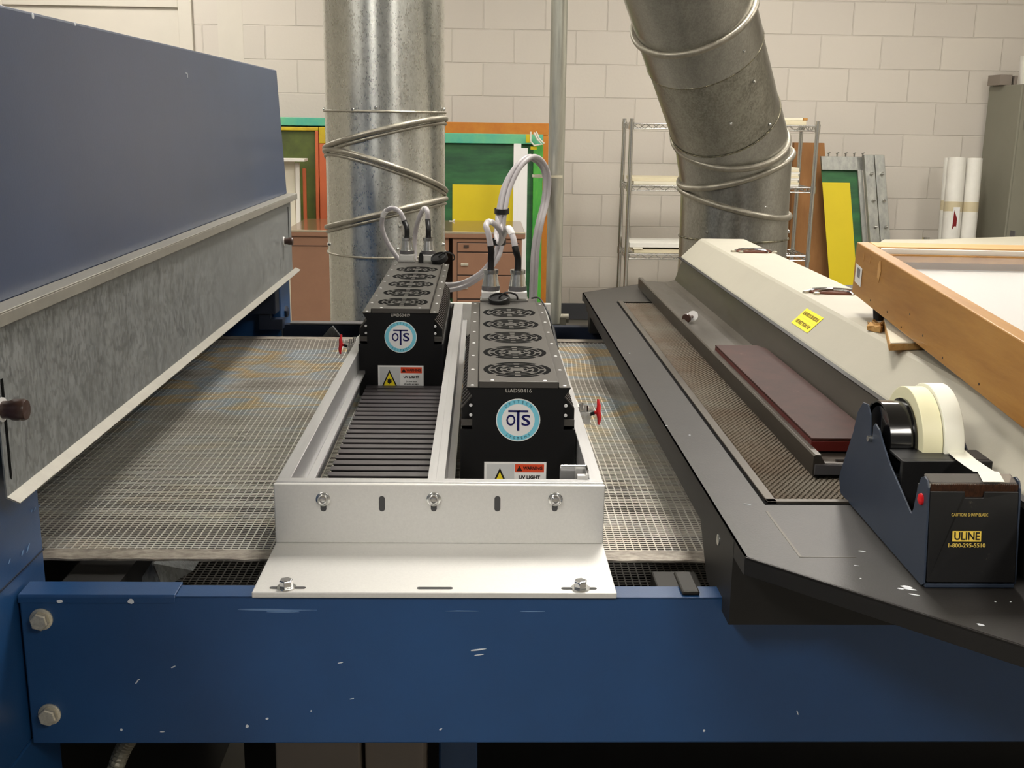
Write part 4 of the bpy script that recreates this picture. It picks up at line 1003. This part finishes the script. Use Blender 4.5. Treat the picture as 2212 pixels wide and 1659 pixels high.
p = pt(978, 478, z=DZ); m = MB(); m.tube(smoothpath([p-X*.02, p, p+X*.012+Z*.012], 4), .004, 8)
tag(m.build('coat_hook', 'cable_white', smooth=True), 'small white hook lying on the desk beside the duct', 'hook')

# ---------------------------------------------------------------- print screens leaning behind the desk
def pq(px, py, y): return pt(px, py, y=y)
def frame4(x0, x1, z0, z1, y, w_, d_, parts, t, lean=.08):
    """rectangular frame standing at y (bottom), leaning back; parts = (top, left, right, bottom materials, panel)"""
    def yy(z): return y+(z-z0)*lean
    def pr(a, b, c, d, dep, off=0): return MB().prism([(a, yy(c)+off, c), (b, yy(c)+off, c), (b, yy(d)+off, d), (a, yy(d)+off, d)], (0, dep, 0))
    if parts[4]: pr(x0+w_*.9, x1-w_*.9, z0+w_*.9, z1-w_*.9, .003, d_*.6).build('printing_mesh', parts[4], t)
    pr(x0, x1, z1-w_, z1, d_).build('top_bar', parts[0], t, bevel=.004)
    pr(x0, x0+w_, z0+w_, z1-w_, d_).build('upright', parts[1], t, bevel=.004)
    pr(x1-w_, x1, z0+w_, z1-w_, d_).build('upright', parts[2], t, bevel=.004)
    pr(x0, x1, z0, z0+w_, d_).build('bottom_bar', parts[3], t, bevel=.004)
    return yy, pr
def scr(x0, x1, z1, y, label, parts, w_=.05, d_=.04, z0=.004, lean=.08):
    t = thing('screen_frame', ((x0+x1)/2, y, z0), label, 'print screen', 'print screens leaning at the back wall'); yy, pr = frame4(x0, x1, z0, z1, y, w_, d_, parts, t, lean); return t, yy, pr
# left group
q = pq(640, 266, 7.15); zt1 = q.z+.02
t_, yy, pr = scr(-1.9, pq(705, 266, 7.15).x+.30, zt1+.016, 7.10, 'widest screen with teal top bar, left of the vertical duct', ('teal', 'teal', 'teal', 'teal', 'mesh_green'), .052, .04)
q = pq(684, 275, 7.02); q2 = pq(705, 275, 7.02)
t_, yy, pr = scr(-1.55, q.x+.002, q.z, 6.97, 'olive screen with yellow top bar behind the desk', ('yellow_frame', 'orange', 'orange', 'yellow_frame', 'mesh_olive'), .022, .035)
t_, yy, pr = scr(q.x+.006, q.x+.40, q.z+.002, 6.965, 'screen with wide orange upright beside the vertical duct', ('yellow_frame', 'orange', 'orange', 'orange', 'mesh_olive'), .10, .035)
# white foam boards and tray at the left
a = pq(612, 345, 6.80); b = pq(645, 345, 6.80)
tag(MB().prism([(-1.5, 6.80, .004), (b.x-.035, 6.80, .004), (b.x-.035, 6.86, b.z-.012), (-1.5, 6.86, b.z-.012)], (0, .012, 0)).build('foam_board', 'laminate'), 'white panel leaning behind the desk next to the blue hood', 'board', 'white boards behind the desk')
tag(MB().prism([(b.x-.030, 6.78, .004), (b.x-.004, 6.78, .004), (b.x-.004, 6.84, b.z-.018), (b.x-.030, 6.84, b.z-.018)], (0, .03, 0)).build('white_batten', 'white_paint', bevel=.003), 'narrow white upright beside the white panel behind the desk', 'board', 'white boards behind the desk')
tag(MB().box(-1.5, pq(662, 342, 6.84).x, 6.76, 6.90, b.z-.010, b.z+.006).build('white_shelf_board', 'white_paint', bevel=.002), 'white board lying flat on top of the leaning white panels', 'board')
tag(MB().prism([(b.x+.010, 6.82, .004), (b.x+.030, 6.82, .004), (b.x+.030, 6.87, b.z-.055), (b.x+.010, 6.87, b.z-.055)], (0, .02, 0)).build('wood_strip', 'orange', bevel=.002), 'thin orange strip standing beside the white batten', 'strip')
# centre group
q0 = pq(960, 268, 7.2); q1 = pq(1183, 268, 7.2)
t_, yy, pr = scr(-.75, q1.x+.01, q1.z+.004, 7.14, 'screen with orange wooden frame behind the green one', ('orange_wood',)*4+('mesh_olive',), .075, .03)
q1 = pq(1148, 286, 6.98)
t, yy, pr = scr(-.70, q1.x+.075, q1.z-.012, 6.90, 'green screen with yellow stencil and teal top bar, right of the duct', ('teal', 'teal', 'frame_green', 'teal', 'mesh_green'), .060, .045)
a = pq(977, 399, 6.95); b = pq(1108, 399, 6.95)
pr(a.x, b.x+.02, .45, a.z, .002, .022).build('stencil_area', 'yellow', t, bevel=0)
c1 = pq(1150, 297, 6.93); m = MB(); m.box(c1.x-.040, c1.x-.005, c1.y+.008, c1.y+.018, c1.z-.032, c1.z+.018); m.build('corner_tape', 'yellow', t)
m = MB(); m.box(c1.x-.010, c1.x+.028, c1.y-.002, c1.y+.006, c1.z-.072, c1.z-.055); m.build('corner_tape', 'yellow', t)
m = MB(); y_ = c1.y-.022
m.tube([Vector((c1.x-.012, y_, c1.z+.035)), Vector((c1.x-.012, y_, c1.z-.022)), Vector((c1.x+.012, y_, c1.z-.048)), Vector((c1.x+.058, y_, c1.z-.040)), Vector((c1.x+.030, y_, c1.z-.010)), Vector((c1.x+.008, y_, c1.z+.03))], .0055, 8)
m.tube([Vector((c1.x+.022, y_, c1.z+.035)), Vector((c1.x+.040, y_, c1.z-.005)), Vector((c1.x+.072, y_, c1.z-.035))], .005, 8)
m.build('corner_roller', 'white_paint', t, smooth=True)
# white board strip in front of the green screen
a = pq(1110, 310, 6.80); b = pq(1126, 312, 6.80); c_ = pq(1140, 320, 6.80)
m = MB(); m.prism([(a.x, 6.72, .004), (c_.x, 6.72, .004), (c_.x, 6.80, c_.z), (b.x, 6.80, c_.z), (b.x, 6.80, a.z), (a.x, 6.80, a.z)], (0, .01, 0))
tag(m.build('white_strip_board', 'lbl_white'), 'tall white strip of board in front of the green screen', 'board')
m = MB(); a = pq(1155, 640, 6.85)
# ---------------------------------------------------------------- wire rack
xl, xr, yf, yb = pq(1363, 300, 6.72).x, pq(1768, 300, 6.72).x-.01, 6.72, 7.06
t = thing('wire_rack', ((xl+xr)/2, (yf+yb)/2, 0), 'chrome wire shelving rack at the back wall behind the leaning duct', 'shelving rack')
ztop = pq(1363, 256, yf).z
for (x, y) in ((xl, yf), (xr, yf), (xl-.0, yb), (xr, yb)):
    MB().cyl((x, y, .0), (x, y, ztop), .0127, 14).build('post', 'zinc', t, smooth=True)
tiers = [pq(1363, 267, yf).z, pq(1363, 401, yf).z, pq(1363, 549, yf).z, .12]
for z in tiers:
    m = MB()
    for (y) in (yf, yb):
        m.cyl((xl, y, z), (xr, y, z), .004, 8); m.cyl((xl, y, z-.028), (xr, y, z-.028), .004, 8)
        nz_ = 26; m.tube([(xl+(xr-xl)*i/nz_, y, z-(.028 if i % 2 else 0)) for i in range(nz_+1)], .003, 6)
    for x in (xl, xr):
        m.cyl((x, yf, z), (x, yb, z), .004, 8); m.cyl((x, yf, z-.028), (x, yb, z-.028), .004, 8)
        m.tube([(x, yf+(yb-yf)*i/8, z-(.028 if i % 2 else 0)) for i in range(9)], .003, 6)
    for i in range(40):
        x = xl+(xr-xl)*(i+.5)/40; m.cyl((x, yf, z+.003), (x, yb, z+.003), .0022, 6)
    for x in (xl, xr):
        for y in (yf, yb): m.cyl((x, y, z-.034), (x, y, z+.010), .0165, 12)
    m.build('wire_shelf', 'zinc', t, smooth=True)
def slab(name, x0, x1, y0, y1, z0, z1, mt, label, cat, group=None, bevel=.002):
    return tag(MB().box(x0, x1, y0, y1, z0, z1).build(name, mt, bevel=bevel), label, cat, group)
ztr = [z+.0055 for z in tiers]
p1 = pq(1755, 262, yf)
slab('board_stack', xl+.70, p1.x-.03, yf+.02, yb-.03, ztr[0], ztr[0]+.026, 'cream', 'cream board with pencil marks on the top shelf of the rack', 'board')
slab('board_stack', xl+.65, p1.x-.05, yf+.03, yb-.03, ztr[0]+.0265, ztr[0]+.042, 'laminate', 'white board lying on the cream board on the top shelf', 'board')
slab('wood_block', p1.x-.047, p1.x-.02, yf+.03, yf+.2, ztr[0]+.0265, ztr[0]+.042, 'wood', 'small brown wood end beside the white board on the top shelf', 'wood block')
slab('board_stack', xl+.03, xl+.70, yf+.02, yb-.05, ztr[1], ztr[1]+.02, 'laminate', 'lower white board on the left of the second shelf', 'board')
slab('board_stack', xl-.0+.02, xl+.68, yf+.03, yb-.03, ztr[1]+.0205, ztr[1]+.042, 'cream', 'cream board on the left of the second shelf, upper of two', 'board')
st_ = pq(1702, 385, yf).x
for i in range(9):
    z0_ = ztr[1]+i*.0125; d_ = .004*math.sin(i*2.3)
    names = ['bottom', 'second', 'third', 'fourth', 'middle', 'sixth', 'seventh', 'eighth', 'top']
    slab('paper_ream', st_-.15+d_, p1.x-.05+d_, yf+.02+abs(d_), yb-.03, z0_, z0_+.0120, ['paper', 'cream', 'laminate'][i % 3], names[i]+' layer of the tall paper stack on the second shelf', 'paper stack', 'sheets stacked on the second shelf', .001)
slab('board_stack', xl+.05, xl+.70, yf+.03, yb-.03, ztr[2], ztr[2]+.022, 'cream', 'pale wooden board lowest on the left of the third shelf', 'board')
slab('paper_ream', xl+.02, xl+.68, yf+.02, yb-.03, ztr[2]+.034, ztr[2]+.062, 'paper', 'white paper stack on the left of the third shelf', 'paper stack')
slab('board_stack', xl+.04, xl+.10, yf+.02, yb-.03, ztr[2]+.0225, ztr[2]+.0335, 'laminate', 'white spacer under the paper stack on the third shelf', 'board')
slab('paper_ream', st_-.15, p1.x-.10, yf+.02, yb-.03, ztr[2], ztr[2]+.040, 'paper_stack', 'paper stack on the right of the third shelf', 'paper stack')

# ---------------------------------------------------------------- leaning things right of the rack
def lean_panel(name, x0b, x1b, x0t, x1t, yb_, yt_, z1, th, mt, label, cat, group=None, z0=.004, bevel=.001):
    return tag(MB().prism([(x0b, yb_, z0), (x1b, yb_, z0), (x1t, yt_, z1), (x0t, yt_, z1)], (0, th, 0)).build(name, mt, bevel=bevel), label, cat, group)
a = pq(1716, 308, 7.28); b = pq(1781, 309, 7.28)
lean_panel('cardboard_sheet', a.x-.02, b.x+.12, a.x, b.x, 7.10, 7.28, a.z, .05, 'card', 'brown corrugated cardboard sheet leaning behind the rack', 'cardboard')
a2 = pq(1700, 400, 7.16)
lean_panel('grey_board', a2.x-.25, a2.x+.12, a2.x-.25, a2.x+.05, 7.34, 7.40, pq(1710, 402, 7.16).z-.1, .01, 'grey_box', 'grey board leaning behind the rack shelves beside the duct', 'board')
# aluminium stretch frames
def roller_frame(x0, x1, zt, y, lean, label, prof, dep, mesh):
    t = thing('screen_frame', ((x0+x1)/2, y, .004), label, 'print screen', 'print screens leaning at the back wall')
    yy, pr = frame4(x0, x1, .004, zt, y, .085, dep, ('frame_alu', 'frame_alu', 'frame_alu', 'frame_alu', mesh), t, lean)
    return t, yy, pr
a = pq(1786, 338, 7.10); b = pq(1860, 341, 7.10)
t = thing('screen_frame', (a.x+.2, 6.95, .004), 'aluminium frame screen with yellow stencil beside the cardboard sheet', 'print screen', 'print screens leaning at the back wall')
def lp(x, z, off=0): f = z/a.z; return Vector((x+(1-f)*.12, 6.92+.20*f+off, z))
z1 = a.z
def quad(x0, x1, z0_, z1_, dep, off): return MB().prism([lp(x0, z0_, off), lp(x1, z0_, off), lp(x1, z1_, off), lp(x0, z1_, off)], (0, dep, 0))
xe = pq(1873, 345, 7.10).x
quad(a.x-.03, xe, z1-.085, z1, .03, 0).build('top_bar', 'frame_alu', t, bevel=.002)
quad(a.x-.03, xe-.05, .05, z1-.085, .003, .02).build('printing_mesh', 'mesh_green', t)
ye = pq(1843, 400, 7.08).x-.03
quad(a.x-.03, ye, .24, pq(1790, 395, 7.06).z, .002, .0175).build('stencil_area', 'yellow', t)
MB().prism([lp(xe-.062, .004), lp(xe-.03, .004), lp(xe-.03, z1), lp(xe-.062, z1)], (0, .028, 0)).build('inner_upright', 'frame_alu', t, bevel=.002)
for i in range(5):
    x = a.x+.02+i*.055; p = lp(x, z1, .01); m = MB(); m.cyl(p, p+Z*.02, .005, 8); m.cyl(p+Z*.018-X*.008, p+Z*.026+X*.010, .004, 6); m.build('stretching_bolt', 'zinc', t)
for j, (dx0_, dx1_, lab) in enumerate(((0, .063, 'left of two pale aluminium bars with bolts standing beside the yellow screen'), (.067, .130, 'right of two pale aluminium bars with bolts standing beside the yellow screen'))):
    t2 = thing('bolted_bar', (xe+dx0_+.05, 6.9, .004), lab, 'bar', 'pale aluminium bars with bolts')
    MB().prism([lp(xe-.03+dx0_, .004, -.052), lp(xe-.03+dx1_, .004, -.052), lp(xe-.03+dx1_, z1+.015, -.052), lp(xe-.03+dx0_, z1+.015, -.052)], (0, .045, 0)).build('bar', 'frame_alu', t2, bevel=.003)
    for k in range(6):
        p = lp(xe-.03+(dx0_+dx1_)/2+.006, z1-.10-k*.165, -.052); m = MB(); m.cyl(p, p-Y*.016, .010, 10); m.cyl(p-Y*.016-X*.009, p-Y*.016+X*.009, .006, 8); m.build('bolt', 'zinc', t2)
    MB().prism([lp(xe-.03+dx1_, .004, -.03), lp(xe-.03+dx1_+.004, .004, -.03), lp(xe-.03+dx1_+.004, z1-.08, -.03), lp(xe-.03+dx1_, z1-.08, -.03)], (0, .01, 0)).build('yellow_edge', 'yellow', t2)
# white table slab behind the wooden box
t = thing('white_table', (2.5, 6.1, 0), 'white topped table in front of the paper rolls', 'table')
wa, wb = pq(1908, 519, 5.9), pq(1990, 517, 6.3)
MB().prism([(pt(1898, 524, z=.74).x, pt(1898, 524, z=.74).y, .715), (4.2, 5.3, .715), (3.6, 6.45, .715), (pt(2012, 517, z=.74).x, pt(2012, 517, z=.74).y, .715), (pt(1910, 517, z=.74).x, pt(1910, 517, z=.74).y, .715)], (0, 0, .025)).build('top', 'laminate', t, bevel=.002)
for (x, y) in ((2.42, 5.95), (3.9, 5.5), (3.5, 6.3), (2.6, 6.4)): MB().cyl((x, y, 0), (x, y, .715), .02, 12).build('leg', 'zinc', t)

# white plastic rolls
def wroll(px0, px1, pyt, y, dx, label):
    a, b = pq(px0, pyt, y), pq(px1, pyt, y); r_ = (b.x-a.x)/2; c1_ = Vector(((a.x+b.x)/2, y, a.z)); c0_ = Vector((c1_.x-dx, y-.12, .004+r_*.1))
    t = thing('film_roll', c0_, label, 'roll', 'white wrapped rolls by the cabinet')
    MB().cyl(c0_, c1_, r_, 28).build('wrapped_roll', 'white_roll', t, smooth=True)
    f0, f1 = .70, .755; p0, p1_ = c0_.lerp(c1_, f0), c0_.lerp(c1_, f1); MB().cyl(p0, p1_, r_*1.01, 28).build('tape_band', 'kraft_tape', t, smooth=True)
    return t, c0_, c1_, r_
wroll(2040, 2060, 341, 7.36, .02, 'thin white wrapped roll, leftmost of the three by the cabinet')
tr_, c0_, c1_, r_ = wroll(2049, 2087, 341, 7.20, .03, 'white wrapped roll with a red label, middle one of the three')
wroll(2088, 2122, 342, 7.20, .03, 'white wrapped roll right beside the grey cabinet')
p = pq(2066, 480, 7.08); q = c0_.lerp(c1_, (p.z-c0_.z)/(c1_.z-c0_.z)); y_ = q.y-r_-.002
lb = MB().box(p.x-.020, p.x+.022, y_, y_+.0015, p.z-.085, p.z+.095).build('paper_label', 'lbl_white', tr_)
MB().prism([(p.x-.018, y_-.001, p.z-.075), (p.x+.008, y_-.001, p.z-.075), (p.x+.010, y_-.001, p.z+.02), (p.x-.014, y_-.001, p.z+.075)], (0, .0005, 0)).build('red_print', 'red_label', lb)
# grey cabinet
a = pq(2140, 186, 7.5); yc_ = 7.06
t = thing('steel_cabinet', (a.x+.46, 7.28, 0), 'tall grey steel cabinet at the right end of the wall', 'cabinet')
MB().box(a.x, a.x+.92, yc_, 7.52, .0, a.z).build('carcass', 'cabinet', t, bevel=.006)
d1 = MB().box(a.x+.012, a.x+.90, yc_-.006, yc_, .08, a.z-.05).build('door', 'cabinet', t, bevel=.001)
p = pt(2187, 512, x=a.x); MB().box(a.x-.004, a.x+.001, p.y-.03, p.y+.03, p.z-.03, p.z+.04).build('latch', 'alu_dark', t, bevel=.001)
p = pq(2212, 270, yc_); MB().box(p.x-.01, p.x+.05, yc_-.03, yc_-.006, p.z-.03, p.z+.03).build('handle', 'chrome', d1, bevel=.002)
q = pq(2159, 184, 7.3)
slab('storage_box', q.x, pq(2185, 184, 7.3).x, 7.3, 7.48, a.z+.001, pq(2160, 161, 7.3).z, 'grey_box', 'small brown-grey box on top of the steel cabinet', 'box')
slab('narrow_box', pq(2190, 184, 7.3).x, pq(2197, 184, 7.3).x, 7.3, 7.48, a.z+.001, pq(2160, 163, 7.3).z, 'grey_box', 'narrow box between the brown-grey box and the white tub on the cabinet', 'box')
p = pq(2212, 180, 6.95); m = MB(); m.lathe((pq(2197, 180, 7.25).x+.075, 7.25, a.z+.001), Z, [(0, .055), (.14, .068), (.165, .068), (.17, .071), (.178, .071), (.178, .066), (.01, .05)], 28)
tag(m.build('white_bucket', 'white_roll', smooth=True), 'white plastic tub on top of the steel cabinet', 'tub')

# ---------------------------------------------------------------- things under the front beam
t = thing('support_leg', (-.02, 1.45, 0), 'dark blue steel leg under the belt, mid frame at the bottom edge', 'leg')
MB().box(-.055, .0, 1.40, 1.46, 0, .70).build('column', 'blue_paint', t, bevel=.003)
def flex(pts, r_, label):
    P = smoothpath(pts, 26); rr_ = [r_*(1 if i % 3 else .78) for i in range(len(P))]
    tag(MB().tube(P, rr_, 12).build('flexible_conduit', 'conduit_grey', smooth=False), label, 'conduit')
flex([(-.36, 1.12, .70), (-.385, 1.12, .675), (-.405, 1.12, .64), (-.43, 1.12, .56)], .0095, 'ribbed metal conduit dropping beside the dryer below the beam')
flex([(-.24, 1.10, .700), (-.10, 1.10, .695), (.02, 1.10, .70)], .008, 'ribbed conduit peeping below the beam, left of the blue leg')
flex([(.06, 1.10, .702), (.14, 1.10, .693), (.24, 1.10, .700)], .008, 'ribbed conduit peeping below the beam, right of the blue leg')
t = thing('junction_box', (-.19, 1.35, .40), 'grey electrical box below the beam, left of the blue leg', 'electrical box')
MB().box(-.265, -.155, 1.30, 1.42, .40, .66).build('enclosure', 'grey_box', t, bevel=.002)
MB().lathe((-.235, 1.30, .585), -Y, [(0, .011), (.01, .011), (.012, .006)], 16).build('gland', 'zinc', t, smooth=True)
tag(MB().box(-.150, -.072, 1.32, 1.44, .40, .66).build('control_box', 'grey_box', bevel=.002), 'second grey electrical box beside the blue leg', 'electrical box')
m = MB(); m.prism([(-.42, 1.45, .50), (-.36, 1.45, .50), (-.31, 1.45, .69), (-.37, 1.45, .69)], (0, .01, 0)); tag(m.build('brace_plate', 'conduit_grey'), 'pale slanting brace plate below the left end of the beam', 'brace')
flexp = smoothpath([(.03, 1.25, .69), (.06, 1.25, .64), (.10, 1.25, .60), (.18, 1.27, .58)], 8)
tag(MB().tube(flexp, .004, 8).build('black_hose', 'rubber', smooth=True), 'thin dark hose curving down right of the blue leg', 'hose')
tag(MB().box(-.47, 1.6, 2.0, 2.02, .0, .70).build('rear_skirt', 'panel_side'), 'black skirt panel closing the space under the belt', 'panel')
